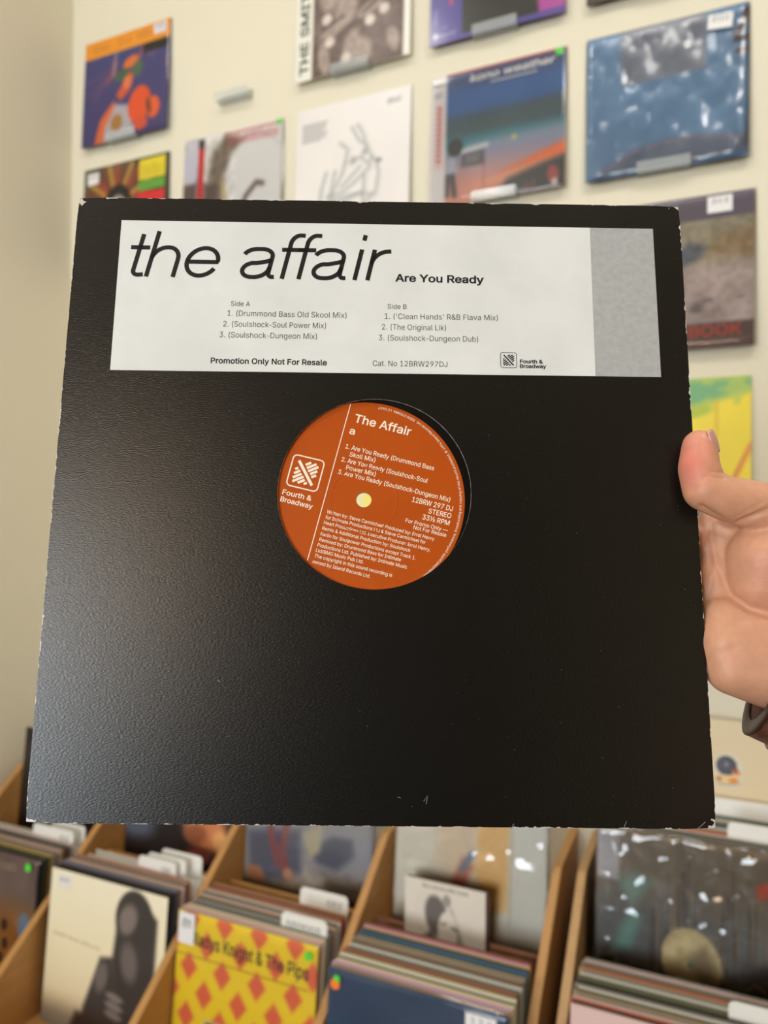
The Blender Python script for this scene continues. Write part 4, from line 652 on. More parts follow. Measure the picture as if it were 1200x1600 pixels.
# yellow cover with orange lozenges
a = Art(N + 20, (246, 214, 52))
for i in range(-1, 6):
    for j in range(-1, 8):
        cu = .10 + i * .25 + (.125 if j % 2 else 0); cv = .97 - j * .145; h = .085
        a.poly([(cu - h * .75, cv), (cu, cv + h), (cu + h * .75, cv), (cu, cv - h)], (232, 116, 78), .02)
a.rect(.235, -.1, .90, .40, (240, 214, 150), .015); a.rect(.25, -.1, .885, .385, (58, 56, 58), .01); a.ell(.68, .16, .06, .16, (150, 96, 84), -6, .6); a.ell(.66, .10, .035, .05, (206, 150, 130), 0, .6); a.ell(.30, .34, .02, .02, (176, 60, 56), 0, .5); a.ell(.42, .12, .1, .08, (88, 84, 84), 0, .8)
rC = front_rec('yellow record with orange lozenges around a dark photograph', a, -.962, 1.186, BZ[2], film=(.0010, 3, 23, M_FILM), body=(206, 186, 120))
L = Letters(); L.line('Gladys Knight & The Pips', (.09, .815), (.945, .80), .075, uvmap(), offset=.012); L.build('title_lettering', material('brown_black_ink', (70, 52, 38), .5), rC)
sticker(rC, .075, .905, .038, .058, seed=8, marks=7, y=-.006); dot(rC, .945, .94, .008, M_GREEN, -.006)
L = Letters(); L.ribbon([(0, .745), (.95, .745)], .006, uvmap()); L.build('ruled_line', material('ochre_ink', (170, 120, 50), .5), rC)
stack('yellow lozenge record', -.962, 1.186 - dY + .0095, zc(BZ[2]), AL, seqs('ppcg')); stack('lettered white card of the yellow record', -.962, 1.186 - dY + .046, zc(BZ[2]), AL, seqs('gotpgowrtbrt'))
# dark blue cover
a = Art(N, (46, 74, 104)); a.grad([(0, (30, 70, 96)), (.6, (40, 84, 116)), (.8, (52, 72, 100)), (1, (52, 72, 100))]); a.noise(4, 9)
rD = front_rec('dark blue record with an orange dot at its corner', a, -.594, 1.130, BZ[3], film=(.0012, 4, 25, M_FILM), body=(150, 120, 96), gloss=True)
dot(rD, .045, .925, .009, M_ORANGE_DOT, -.006); dot(rD, .055, .955, .006, M_GREEN, -.0065); sticker(rD, .86, .93, .05, .03, M_PAPER, 3, 9, y=-.006)
stack('dark blue record', -.594, 1.130 - dY + .008, zc(BZ[3]), AL, seqs('tlpcowcorogwgbtgteeudmlrb'), .0060)
# right rack, front bin
stack('front board of the plywood rack', -.196, 1.165, zc(BZR[0]), AL, seqs('pdrpgtowgd'), .0068); stack('front white card of the plywood rack', -.196, 1.2440, zc(BZR[0]), AL, seqs('owgtrogpg'), .0068)

# divider cards: bin, depth of the card's foot, tab span
card(-1.664, 1.262, zc(BZ[0]), AL, .338, .175, .305, 'white divider card nearest the brown record by the side wall', (.262, .292), 1)
card(-1.664, 1.290, zc(BZ[0]), AL, .340, .205, .312, 'rearmost white divider card behind the brown record by the side wall')
card(-1.300, 1.237, zc(BZ[1]), AL, .336, .160, .262, 'frontmost of three white divider cards behind the cream record', (.224, .250), 2)
card(-1.300, 1.252, zc(BZ[1]), AL, .338, .172, .276, 'middle one of three white divider cards behind the cream record')
card(-1.300, 1.276, zc(BZ[1]), AL, .340, .190, .300, 'rearmost of three white divider cards behind the cream record')
card(-.962, 1.1935, zc(BZ[2]), AL, .340, .213, .313, 'white divider card with a full row of blurred lettering behind the yellow record', (.225, .300), 3)
card(-.962, 1.279, zc(BZ[2]), AL, .346, .205, .313, 'white divider card standing last behind the yellow record', (.265, .300), 4)
card(-.196, 1.2360, zc(BZR[0]), AL, .338, .228, .313, 'white divider card in the front bin of the plywood rack')

# rear bins
BB = zc(-.886)
def back_rec(label, art, x, y, lean=.10, **kw): return record(label, art, x, y, BB + .0004 + kw.pop('dz', 0), lean, 'rear records in the racks', **kw)
a = Art(50, (40, 32, 30)); a.noise(5, 12); a.ell(.8, .9, .1, .2, (200, 170, 170)); back_rec('near-black record in the rear bin by the side wall', a, -1.664, 1.388, body=(40, 34, 32))
a = Art(N, (36, 30, 32)); a.ell(.10, .44, .18, .12, (84, 92, 110), 0, .8); a.ell(.74, .50, .20, .16, (206, 130, 84), -20, .5); a.ell(.88, .42, .07, .08, (232, 168, 110), 0, .6); a.ell(.66, .44, .10, .07, (150, 86, 60), 10, .6); a.ell(.7, .30, .12, .05, (120, 56, 50), 0, .7)
back_rec('dark record with a warm brown shape, behind the cream record', a, -1.300, 1.388, gloss=True, body=(34, 30, 30))
a = Art(N, (176, 160, 140)); a.grad([(0, (120, 98, 80)), (.12, (150, 128, 104)), (.3, (178, 164, 150)), (.5, (160, 158, 166)), (1, (176, 170, 160))]); a.noise(30, 16, mask=a.box_mask(.2, 0, 1, .4))
a.poly([(.5, .5), (.6, .42), (.74, .40), (.86, .52), (.84, .62), (.7, .62)], (98, 100, 116), .05); a.poly([(.02, .55), (.04, .30), (.18, .24), (.36, .28), (.46, .34), (.44, .62)], (108, 108, 122), .06); a.line([(.18, .70), (.22, .50), (.28, .36)], .05, (166, 92, 90), .04); a.line([(.34, .70), (.30, .48), (.34, .34)], .05, (166, 92, 90), .04)
a.ell(.10, .27, .07, .05, (196, 132, 96), -20, .4); a.ell(.36, .31, .04, .04, (206, 148, 116), 0, .5); a.poly([(.46, .6), (.52, .44), (.6, .5), (.62, .7)], (196, 184, 156), .04)
back_rec('hazy grey and beige record in the rear bin behind the yellow record', a, -.953, 1.388, body=(90, 84, 84), film=(.0020, 4, 31, M_FILM2), gloss=True)
a = Art(N, (228, 220, 204)); a.noise(4, 6); a.poly([(.30, .9), (.28, .55), (.5, .42), (.56, .9)], (226, 206, 178), .1); a.poly([(.56, .9), (.54, .56), (.66, .36), (.76, .38), (.76, .9)], (232, 190, 124), .05); a.poly([(.38, .42), (.40, .52), (.46, .66), (.54, .62), (.46, .44)], (206, 132, 106), .04); a.line([(.46, .58), (.52, .68)], .04, (120, 134, 156), .03)
a.rect(.76, -.1, 1.1, 1.1, (218, 214, 202), .02); a.line([(.77, .3), (.77, .9)], .01, (190, 180, 160), .01)
back_rec('cream and amber record in creased film behind the dark blue record', a, -.590, 1.392, body=(206, 200, 186), film=(.0055, (7, 8), 33, M_FILM2), gloss=True)
a = Art(N, (112, 104, 94)); a.grad([(0, (104, 96, 90)), (.2, (96, 92, 90)), (.5, (112, 112, 110)), (.75, (120, 104, 84)), (1, (122, 104, 80))]); a.noise(6, 9)
for k in range(46): uu = .3 + .7 * RNG.random(); v0 = RNG.uniform(.1, .5); a.line([(uu, v0), (uu + .01, v0 + RNG.uniform(.2, .5))], .008, (70, 58, 50) if k % 2 else (150, 122, 92), .01, .6)
a.poly([(.10, .3), (.2, .34), (.26, .52), (.20, .56), (.14, .44)], (116, 152, 140), .05); a.poly([(.2, .58), (.32, .72), (.22, .76), (.12, .70)], (128, 160, 146), .06, .8); a.poly([(.62, .2), (.8, .34), (1.1, .52), (1.1, .1), (.7, .1)], (66, 58, 58), .08)
a.rect(.0, .70, .13, .985, (190, 184, 186), .02, .9); a.marks(.02, .12, .90, .05, (150, 140, 140), 5, .7); a.ell(.52, .33, .155, .185, (206, 186, 140), 12, .05); a.noise(26, 20, mask=a.box_mask(.38, .16, .66, .5)); a.poly([(.50, .36), (.60, .44), (.66, .26), (.58, .22)], (126, 106, 84), .05, .7); a.ell(.515, .32, .014, .016, (96, 124, 108), 0, .4)
a.poly([(.84, .80), (.98, .88), (1.0, .82), (.86, .73)], (196, 84, 56), .02)
rE = back_rec('grey-brown striped record with a round buff seal, in creased film', a, -.188, 1.394, body=(70, 70, 70), film=(.0050, (12, 12), 35, M_FILM2), gloss=True)
stack('striped record with the buff seal', -.188, 1.412, BB, .10, seqs('gdw'), .0072); stack('white card next to the striped record', -.188, 1.4415, BB, .10, seqs('rgtweedgtwoeg'), .0072)
card(-.188, 1.5365, BB, .10, .345, .125, .313, 'wide white divider card in front of the snail record')
card(-.188, 1.4340, BB, .10, .340, .222, .313, 'white divider card close behind the striped record')
# cream cover with a snail sticker
a = Art(60, (226, 206, 170)); a.noise(4, 3)
rS = record('cream record with a round snail sticker leaning on the wall', a, -.203, 1.583, zc(-.714), .08, 'rear records in the racks', body=(206, 192, 164))
# snail sticker
a = Art(56, (226, 214, 190)); a.ell(.44, .64, .33, .27, (66, 70, 84), 0, .1); a.ell(.40, .66, .20, .17, (98, 98, 108), 0, .2); a.ell(.41, .66, .14, .12, (60, 62, 76), 0, .2); a.ell(.43, .67, .08, .07, (140, 136, 138), 0, .3)
a.poly([(.6, .5), (.74, .62), (.9, .48), (.84, .40), (.66, .42)], (236, 136, 56), .04); a.ell(.72, .56, .07, .09, (120, 84, 96), 20, .5); a.poly([(.12, .36), (.3, .38), (.62, .40), (.82, .30), (.74, .18), (.2, .16)], (236, 204, 150), .05); a.ell(.66, .25, .16, .07, (240, 140, 40), 8, .3); a.ell(.20, .26, .09, .07, (200, 130, 60), 0, .4); a.line([(.12, .13), (.5, .12), (.86, .19)], .03, (150, 146, 134), .02)  # the grey line under the snail is its shadow, painted into the art
me = a.mesh('snail_sticker', .056, .070, -.0025, (.765 - .5) * LP - .028, .69 * LP - .035)
bm = bmesh.new(); bm.from_mesh(me); cx_, cz_ = (.765 - .5) * LP, .69 * LP
bmesh.ops.delete(bm, geom=[f for f in bm.faces if ((f.calc_center_median().x - cx_) / .0275) ** 2 + ((f.calc_center_median().z - cz_) / .0345) ** 2 > 1], context='FACES'); bm.to_mesh(me); bm.free()
mesh_obj('snail_sticker', me, M_PRINTG, rS)
# small black-and-white picture card on the brown partition
pc = empty('picture_card', (-.464, 1.3545, zc(-.876))); tag(pc, 'small white card with a grey portrait picture, propped on the brown partition', 'card')
box('dark_backing_sheet', (-.076, .0004, .01), (.090, .0022, .166), material('dark_brown_sheet', (78, 50, 36), .6), pc, .0003)  # dark brown sheet behind the picture, reaching past its right side and top
a = Art(70, (232, 222, 210)); a.noise(4, 4); a.marks(.22, .80, .915, .04, (110, 104, 98), 22, .8)
a.ell(.40, .60, .14, .24, (116, 110, 104), 8, .25); a.poly([(.12, .0), (.16, .26), (.34, .42), (.44, .30), (.50, .0)], (112, 106, 100), .06); a.poly([(.58, .72), (.70, .42), (.82, .12), (.84, .0), (.6, .0), (.62, .3)], (150, 144, 138), .06); a.ell(.53, .80, .05, .07, (160, 154, 148), 0, .5)
a.ell(.54, .42, .12, .26, (232, 222, 212), 0, .15); a.line([(.46, .52), (.52, .53)], .02, (120, 112, 106), .03); a.line([(.60, .50), (.66, .48)], .03, (110, 102, 98), .03); a.ell(.56, .28, .05, .02, (150, 140, 134), 0, .6); a.poly([(.58, .0), (.62, .14), (.80, .06), (.84, .0)], (90, 86, 82), .04)
mesh_obj('picture', a.mesh('picture', .164, .164, 0.0002), M_PRINT, pc)

# ------------------------------------------------------------------ the held sleeve and its disc
def camvec(v): return RIGHT * v[0] + UP * v[1] + FWD * v[2]
SA = camvec((0.99990438, -0.01210523, 0.0066854)); SB = camvec((0.01083964, 0.98629348, 0.16464409)); SN = camvec((0.00858682, 0.16455588, -0.98633039))
SO = CAM + camvec((-0.0039201, 0.00996449, 0.36342191)); SW, SH = 0.31742, 0.31257
SM = Matrix(((SA.x, SB.x, SN.x, SO.x), (SA.y, SB.y, SN.y, SO.y), (SA.z, SB.z, SN.z, SO.z), (0, 0, 0, 1)))
def ray(px, py): return RIGHT * ((px - 600) / FPX) - UP * ((py - 800) / FPX) + FWD
def sl(px, py, off=0.0):
    """pixel -> (x, y) on the plane of the sleeve, off metres in front of it"""
    d = ray(px, py); t = ((SO + SN * off - CAM).dot(SN)) / d.dot(SN); P = CAM + d * t - SO
    return (P.dot(SA), P.dot(SB))
def sleeve_depth(px, py):
    d = ray(px, py); return (SO - CAM).dot(SN) / d.dot(SN)

def board_material():
    m = bpy.data.materials.new('black_sleeve_board'); m.use_nodes = True; nt = m.node_tree; b = nt.nodes['Principled BSDF']; N_ = nt.nodes.new; LK = nt.links.new
    tc = N_('ShaderNodeTexCoord'); sp = N_('ShaderNodeSeparateXYZ'); LK(tc.outputs['Object'], sp.inputs[0])
    def math_(op, x, y=None, c=None):
        n = N_('ShaderNodeMath'); n.operation = op
        for i, q in enumerate((x, y, c)):
            if q is None: continue
            if isinstance(q, (int, float)): n.inputs[i].default_value = q
            else: LK(q, n.inputs[i])
        return n.outputs[0]
    dx = math_('SUBTRACT', SW / 2, math_('ABSOLUTE', sp.outputs[0])); dy = math_('SUBTRACT', SH / 2, math_('ABSOLUTE', sp.outputs[1]))
    edge = math_('MINIMUM', dx, dy); corner = math_('ADD', math_('MAXIMUM', dx, 0.0), math_('MAXIMUM', dy, 0.0))
    nz = N_('ShaderNodeTexNoise'); nz.inputs['Scale'].default_value = 330; nz.inputs['Detail'].default_value = 5; LK(tc.outputs['Object'], nz.inputs['Vector'])
    nz2 = N_('ShaderNodeTexNoise'); nz2.inputs['Scale'].default_value = 45; nz2.inputs['Detail'].default_value = 3; LK(tc.outputs['Object'], nz2.inputs['Vector'])
    w1 = math_('LESS_THAN', edge, math_('MULTIPLY', math_('SUBTRACT', math_('MULTIPLY', nz.outputs['Fac'], nz2.outputs['Fac']), .25), .0048))
    w2 = math_('LESS_THAN', corner, math_('MULTIPLY', math_('SUBTRACT', nz.outputs['Fac'], .31), .021))
    nz3 = N_('ShaderNodeTexNoise'); nz3.inputs['Scale'].default_value = 900; nz3.inputs['Detail'].default_value = 1; LK(tc.outputs['Object'], nz3.inputs['Vector'])
    dust = math_('MULTIPLY', math_('GREATER_THAN', nz3.outputs['Fac'], .80), .35)
    wear = math_('MAXIMUM', math_('MAXIMUM', w1, w2), dust)
    mx = N_('ShaderNodeMix'); mx.data_type = 'RGBA'; mx.inputs[6].default_value = lin((14, 13, 11)); mx.inputs[7].default_value = lin((206, 200, 190))
    LK(wear, mx.inputs[0]); LK(mx.outputs[2], b.inputs['Base Color'])
    b.inputs['Roughness'].default_value = 0.26; b.inputs['Specular IOR Level'].default_value = 0.5
    mp = N_('ShaderNodeMapping'); mp.inputs['Scale'].default_value = (700, 1900, 400); LK(tc.outputs['Object'], mp.inputs[0])
    nz4 = N_('ShaderNodeTexNoise'); nz4.inputs['Scale'].default_value = 1.0; nz4.inputs['Detail'].default_value = 3; LK(mp.outputs[0], nz4.inputs['Vector'])
    bp = N_('ShaderNodeBump'); bp.inputs['Strength'].default_value = 0.35; bp.inputs['Distance'].default_value = 0.0003
    LK(nz4.outputs['Fac'], bp.inputs['Height']); LK(bp.outputs[0], b.inputs['Normal']); return m
M_BOARD = board_material()
M_RAW = material('raw_board_edge', (206, 200, 188), 0.8, vary=(400, (120, 112, 104), 1.0))
M_VINYL = material('black_vinyl', (12, 12, 12), 0.22, 0.5)
M_LABEL = material('burnt_orange_label', (182, 79, 4), 0.5, 0.2, vary=(60, (176, 74, 3), 0.6))
M_LETTER = material('cream_letter_ink', (250, 232, 210), 0.5)
HOLE = sl(585, 769); HR = 0.0479
def holed_board(name, z0, z1, parent):
    """rounded square board with a round window"""
    n = 144; bm = bmesh.new(); rc = .0022; out = []; inn = []
    for k in range(n):
        t = 2 * math.pi * k / n + math.pi / 4
        d = (math.cos(t), math.sin(t)); inn.append((HOLE[0] + HR * d[0], HOLE[1] + HR * d[1]))
        # march from the hole centre to the rounded square outline
        lo, hi = 0.0, .4
        for _ in range(34):
            m_ = (lo + hi) / 2; x, y = HOLE[0] + m_ * d[0], HOLE[1] + m_ * d[1]
            qx, qy = abs(x) - (SW / 2 - rc), abs(y) - (SH / 2 - rc); sd = math.hypot(max(qx, 0), max(qy, 0)) + min(max(qx, qy), 0) - rc
            if sd < 0: lo = m_
            else: hi = m_
        out.append((HOLE[0] + lo * d[0], HOLE[1] + lo * d[1]))
    # put extra outline points into the corners so that they stay crisp
    for sx in (-1, 1):
        for sy in (-1, 1):
            tgt = (sx * (SW / 2 - .0006), sy * (SH / 2 - .0006)); k = min(range(n), key=lambda i: (out[i][0] - tgt[0]) ** 2 + (out[i][1] - tgt[1]) ** 2); out[k] = tgt
    lv = []
    for z in (z1, z0): lv.append(([bm.verts.new((x, y, z)) for x, y in out], [bm.verts.new((x, y, z)) for x, y in inn]))
    for k in range(n):
        j = (k + 1) % n
        bm.faces.new((lv[0][0][k], lv[0][0][j], lv[0][1][j], lv[0][1][k])); bm.faces.new((lv[1][0][k], lv[1][1][k], lv[1][1][j], lv[1][0][j]))
        f = bm.faces.new((lv[0][0][k], lv[1][0][k], lv[1][0][j], lv[0][0][j])); f.material_index = 0
        f = bm.faces.new((lv[0][1][k], lv[0][1][j], lv[1][1][j], lv[1][1][k])); f.material_index = 1
    o = bm_obj(name, bm, M_BOARD, parent); o.data.materials.append(M_RAW); return o
sleeve = empty('record_sleeve'); sleeve.matrix_world = SM
tag(sleeve, 'black die-cut record sleeve with a white title sticker, held up by a hand', 'record sleeve')
holed_board('front_board', -.0012, 0, sleeve); holed_board('rear_board', -.0052, -.0045, sleeve)
for nm, aa, bb in (('edge_fold', (-SW / 2 + .0008, -SH / 2 + .003, -.0045), (-SW / 2 + .0018, SH / 2 - .003, -.0012)), ('edge_fold', (SW / 2 - .0018, -SH / 2 + .003, -.0045), (SW / 2 - .0008, SH / 2 - .003, -.0007)),
                   ('edge_fold', (-SW / 2 + .003, -SH / 2 + .0008, -.0045), (SW / 2 - .003, -SH / 2 + .0018, -.0012))):
    box(nm, aa, bb, M_BOARD, sleeve)
# disc
DC = sl(568.5, 782.5, -.0016); DR = .1502 - .0
disc = empty('vinyl_record'); disc.matrix_world = SM @ Matrix.Translation((DC[0] * 0 + max(min(DC[0], .0063), -.0063), DC[1] * 0 + max(min(DC[1], .0038), -.0038), -.0026))
DCO = (max(min(DC[0], .0063), -.0063), max(min(DC[1], .0038), -.0038))
tag(disc, 'black vinyl record with burnt-orange label seen through the hole of the sleeve', 'record')
def ring_mesh(name, r0, r1, z0, z1, mat, parent, n=128):
    bm = bmesh.new(); rows = []
    for r, z in ((r0, z1), (r1, z1), (r1, z0), (r0, z0)): rows.append([bm.verts.new((r * math.cos(2 * math.pi * k / n), r * math.sin(2 * math.pi * k / n), z)) for k in range(n)])
    for a_ in range(4):
        A_, B_ = rows[a_], rows[(a_ + 1) % 4]
        for k in range(n): bm.faces.new((A_[k], A_[(k + 1) % n], B_[(k + 1) % n], B_[k]))
    return bm_obj(name, bm, mat, parent)
ring_mesh('vinyl_disc', .00375, .1500, -.0010, .0010, M_VINYL, disc)
lab = ring_mesh('paper_label', .00375, .0500, .0010, .00112, M_LABEL, disc)
bm = bmesh.new()
for k in range(96):
    for j in range(6):
        t = 2 * math.pi * k / 96; q = 2 * math.pi * j / 6; rr = .0166 + .00035 * math.cos(q); bm.verts.new((rr * math.cos(t), rr * math.sin(t), .00108 + .00014 * math.sin(q)))
bm.verts.ensure_lookup_table()
for k in range(96):
    for j in range(6): bm.faces.new([bm.verts[i] for i in (k * 6 + j, ((k + 1) % 96) * 6 + j, ((k + 1) % 96) * 6 + (j + 1) % 6, k * 6 + (j + 1) % 6)])
bm_obj('pressed_ring', bm, M_LABEL, lab, True)

# sticker on the sleeve
quad = [sl(*p, .0002) for p in ((190, 344), (1020, 357.5), (1033, 589), (172, 578))]
def quad_plate(name, q, z0, z1, mat, parent):
    n = len(q); v = [(x, y, z1) for x, y in q] + [(x, y, z0) for x, y in q]
    return pydata(name, v, [tuple(range(n))[::-1], tuple(range(n, 2 * n))] + [(i, (i + 1) % n, n + (i + 1) % n, n + i) for i in range(n)], mat, parent)
M_STK = material('title_sticker_paper', (226, 227, 225), 0.55, 0.3, bump=(900, .10, .0003), vary=(26, (214, 215, 213), .8))
M_STK2 = material('grey_sticker_band', (176, 178, 177), 0.55, 0.3, bump=(900, .10, .0003), vary=(300, (164, 166, 165), .8))
stk = quad_plate('title_sticker', quad, 0, .00018, M_STK, sleeve)
quad_plate('grey_band', [sl(*p, .0002) for p in ((921.5, 356), (1020, 357.5), (1033, 589), (930.5, 587.5))], .00018, .00022, M_STK2, stk)
ZS = .00026
tfs = lambda q: np.stack([q[:, 0], q[:, 1], np.full(len(q), ZS)], -1)
PXM = .3634 / FPX
L = Letters()
# the big oblique title, drawn stroke by stroke on an x-height of 1
def arc(cx, cy, rx, ry, a0, a1, n=22): return [(cx + rx * math.cos(R(a0 + (a1 - a0) * k / n)), cy + ry * math.sin(R(a0 + (a1 - a0) * k / n))) for k in range(n + 1)]
SWD = .132
def glyph_h(x): return [[(x, 0), (x, 1.46)], [(x, .60)] + arc(x + .40, .56, .40, .385, 175, 90, 12)[1:] + arc(x + .43, .58, .36, .365, 90, 0, 12) + [(x + .79, 0)]]
def glyph_t(x): return [[(x, 1.36), (x, .22)] + arc(x + .17, .20, .17, .145, 180, 280, 10) + [(x + .32, .07)], [(x - .27, .93), (x + .30, .93)]]
def glyph_e(x): return [[(x + .06, .50), (x + .97, .50)] + arc(x + .51, .50, .455, .44, 5, 332, 44)]
def glyph_a(x): return [arc(x + .36, .72, .37, .225, 168, 90, 10) + arc(x + .48, .70, .36, .245, 90, 0, 12) + [(x + .84, .24)] + arc(x + .98, .20, .14, .145, 180, 265, 8) + [(x + 1.04, .062)],
                        [(x + .84, .60), (x + .70, .545), (x + .42, .49)] + arc(x + .36, .27, .31, .225, 100, 270, 20) + arc(x + .44, .36, .40, .315, 270, 340, 12) + [(x + .84, .38)]]
def glyph_f(x, bar): return [[(x, 0), (x, 1.16)] + arc(x + .24, 1.14, .24, .265, 180, 95, 12) + [(x + .37, 1.395)], [(x - .22, .93), (x + bar, .93)]]
def glyph_i(x): return [[(x, 0), (x, .985)], [(x, 1.27), (x, 1.45)]]
def glyph_r(x): return [[(x, 0), (x, .985)], [(x, .52)] + arc(x + .42, .53, .42, .40, 178, 100, 14) + [(x + .50, .935)]]
U = 1 / 115.0
title = glyph_t((228 - 222) * U + .02) + glyph_h((280 - 222) * U) + glyph_e((398 - 222) * U) + glyph_a((594 - 222) * U) + glyph_f((742 - 222) * U, .50) + glyph_f((799 - 222) * U, .30) + glyph_a((838 - 222) * U) + glyph_i((990 - 222) * U) + glyph_r((1034 - 222) * U)
p0 = np.array(sl(201.5, 432)); p1 = np.array(sl(594.5, 438.8)); bx_ = p1 - p0; ul = np.hypot(*bx_) / ((1034 - 222 + 45) * U); bx_ /= np.hypot(*bx_); by_ = np.array([-bx_[1], bx_[0]])
for st in title:
    q = np.array(st, float)
    pts = p0 + np.outer((q[:, 0] + .215 * q[:, 1]) * ul, bx_) + np.outer(q[:, 1] * ul, by_)
    L.ribbon(pts, SWD * ul, tfs)
L.build('title_lettering', M_INK, stk)
L = Letters()
for txt, x0, y0, x1, y1, cap, off in (
    ('Are You Ready', 617.4, 439.9, 756, 443.0, 12.0, .022), ('Side A', 360.8, 478.2, 390.6, 478.9, 7.8, -.003), ('1. (Drummond Bass Old Skool Mix)', 355.3, 493.6, 541.4, 497.2, 9.0, -.005),
    ('2. (Soulshock-Soul Power Mix)', 348.9, 510.3, 509.3, 513.4, 9.0, -.005), ('3. (Soulshock-Dungeon Mix)', 342.9, 527.2, 495.1, 530.2, 9.0, -.005), ('Promotion Only Not For Resale', 329.2, 567.5, 510.7, 571.0, 8.6, .018),
    ('Side B', 605.5, 482.6, 635.2, 483.3, 7.8, -.003), ("1. ('Clean Hands' R&B Flava Mix)", 600.9, 498.4, 777.8, 501.0, 9.0, -.005), ('2. (The Original Lik)', 596.8, 515.0, 696.7, 516.8, 9.0, -.005),
    ('3. (Soulshock-Dungeon Dub)', 591.7, 532.0, 747.1, 534.4, 9.0, -.005), ('Cat. No 12BRW297DJ', 582.5, 571.9, 699, 573.6, 8.6, -.004), ('Fourth &', 812.2, 567.6, 848.4, 568.2, 5.6, .026), ('Broadway', 812.2, 575.0, 853.4, 575.6, 5.6, .026)):
    L.line(txt, sl(x0, y0), sl(x1, y1), cap * PXM * (1 + (440 - y0) * -.0001) * 1.04, tfs, offset=off)
def logo(L, c, tf, wide):
    """rounded square with slanted bars and one crossing bar; c maps unit square (0..1) to the plane"""
    M_ = lambda pts: np.array([c(x, y) for x, y in pts]); r = .13
    ring = []
    for cx, cy, a0 in ((1 - r, 1 - r, 0), (r, 1 - r, 90), (r, r, 180), (1 - r, r, 270)): ring += [(cx + r * math.cos(R(a0 + k * 15)), cy + r * math.sin(R(a0 + k * 15))) for k in range(7)]
    L.ribbon(M_(ring), wide * .5, tf, closed=True)
    def clip(off, lo, hi):
        # bar along direction (1, .72) at signed distance off from the centre, clipped to an inner square and one side of the crossing bar
        pts = [(.5 + t * .81 - off * .58, .5 + t * .58 + off * .81) for t in np.linspace(lo, hi, 60)]
        return [p for p in pts if .14 < p[0] < .86 and .14 < p[1] < .86]
    for off in (-.42, -.31, -.20, -.09, .02, .13, .24, .35):
        for side in (-1, 1):
            p = [q for q in clip(off, -.8, .8) if side * ((q[0] - .5) * .74 + (q[1] - .5) * .67) > .095]
            if len(p) > 3: L.ribbon(M_([p[0], p[-1]]), wide, tf)
    L.ribbon(M_([(.20, .84), (.80, .16)]), wide * 1.15, tf)
c0 = np.array(sl(782.5, 574.5)); c1 = np.array(sl(807.5, 575)); c2 = np.array(sl(781.8, 551))
logo(L, lambda x, y: c0 + (c1 - c0) * x + (c2 - c0) * y, tfs, 1.9 * PXM)
L.build('small_lettering', M_INK, stk)

# lettering on the orange label
LZ = -.0026 + .00112 + .00008
def dl(zx, zy):
    """position read from the enlarged view of the label (420, 610, x 3.636) -> disc plane"""
    p = sl(420 + zx / 3.636, 610 + zy / 3.636, LZ); return (p[0] - DCO[0], p[1] - DCO[1])
tfd = lambda q: np.stack([q[:, 0], q[:, 1], np.full(len(q), .00120)], -1)
ZM = PXM / 3.636 * 1.005
L = Letters()
for txt, x0, y0, x1, y1, cap, off in (
    ('The Affair', 483, 178, 803, 258, 48, .014), ('a', 455, 245, 486, 252, 40, .014), ('1. Are You Ready (Drummond Bass', 434, 328, 937, 455, 26, .008), ('Skoll Mix)', 457, 374, 603, 408, 26, .008),
    ('2. Are You Ready (Soulshock-Soul', 411, 402, 900, 526, 26, .008), ('Power Mix)', 437, 448, 605, 488, 26, .008), ('3. Are You Ready (Soulshock-Dungeon Mix)', 391, 473, 1028, 634, 26, .008),
    ('12BRW 297 DJ', 812, 632, 1042, 687, 29, .010), ('STEREO', 905, 697, 1034, 727, 28, .010), ('33\u2153 RPM', 870, 731, 1024, 768, 28, .010), ('For Promo Only \u2014', 775, 748, 1015, 806, 22, .006), ('Not For Resale', 820, 787, 1006, 833, 22, .006),
    ('Written by: Steve Carmichael Produced by: Errol Henry', 328, 697, 938, 854, 19.5, .006), ('for Intimate Productions Ltd & Steve Carmichael for', 320, 728, 889, 873, 19.5, .006), ('Heart Productions Ltd. Executive Producer: Errol Henry.', 311, 758, 916, 916, 19.5, .006),
    ('Remix & Additional Production by: Soulshock', 302, 790, 803, 919, 19.5, .006), ('Karlin for Soulpower Productions except Track 1.', 293, 823, 832, 962, 19.5, .006), ('Remixed by: Drummond Bass for Intimate', 285, 855, 749, 972, 19.5, .006),
    ('Productions Ltd. Published by: Intimate Music', 275, 886, 784, 1014, 19.5, .006), ('Ltd/BMG Music Pub Ltd.', 266, 916, 535, 984, 19.5, .006), ('The copyright in this sound recording is', 258, 947, 699, 1060, 19.5, .006), ('owned by Island Records Ltd.', 247, 980, 574, 1066, 19.5, .006),
    ('Fourth &', 75, 588, 240, 628, 28, .014), ('Broadway', 63, 628, 246, 674, 28, .014)):
    L.line(txt, dl(x0, y0), dl(x1, y1), cap * ZM, tfd, offset=off)
L.ribbon([dl(465, 78), dl(220, 965)], 5 * ZM, tfd)
c0 = np.array(dl(97, 535)); c1 = np.array(dl(272, 577)); c2 = np.array(dl(145, 362))
logo(L, lambda x, y: c0 + (c1 - c0) * x + (c2 - c0) * y, tfd, 14.5 * ZM)
v, f = text_mesh('Unauthorised public performance, broadcasting and copying of this record prohibited. \u2117 1994 Island Records Ltd.  BIEM STEMRA  LC 0407', offset=.002)
t = (v[:, 0] - v[:, 0].min()) / (v[:, 0].max() - v[:, 0].min()); ang = np.radians(-52 + t * 134); rad = .0484 - v[:, 1] / cap_height() * .00125
L.add(np.stack([rad * np.cos(ang), rad * np.sin(ang), np.full(len(v), .00120)], -1), f)
L.build('label_lettering', M_LETTER, lab)
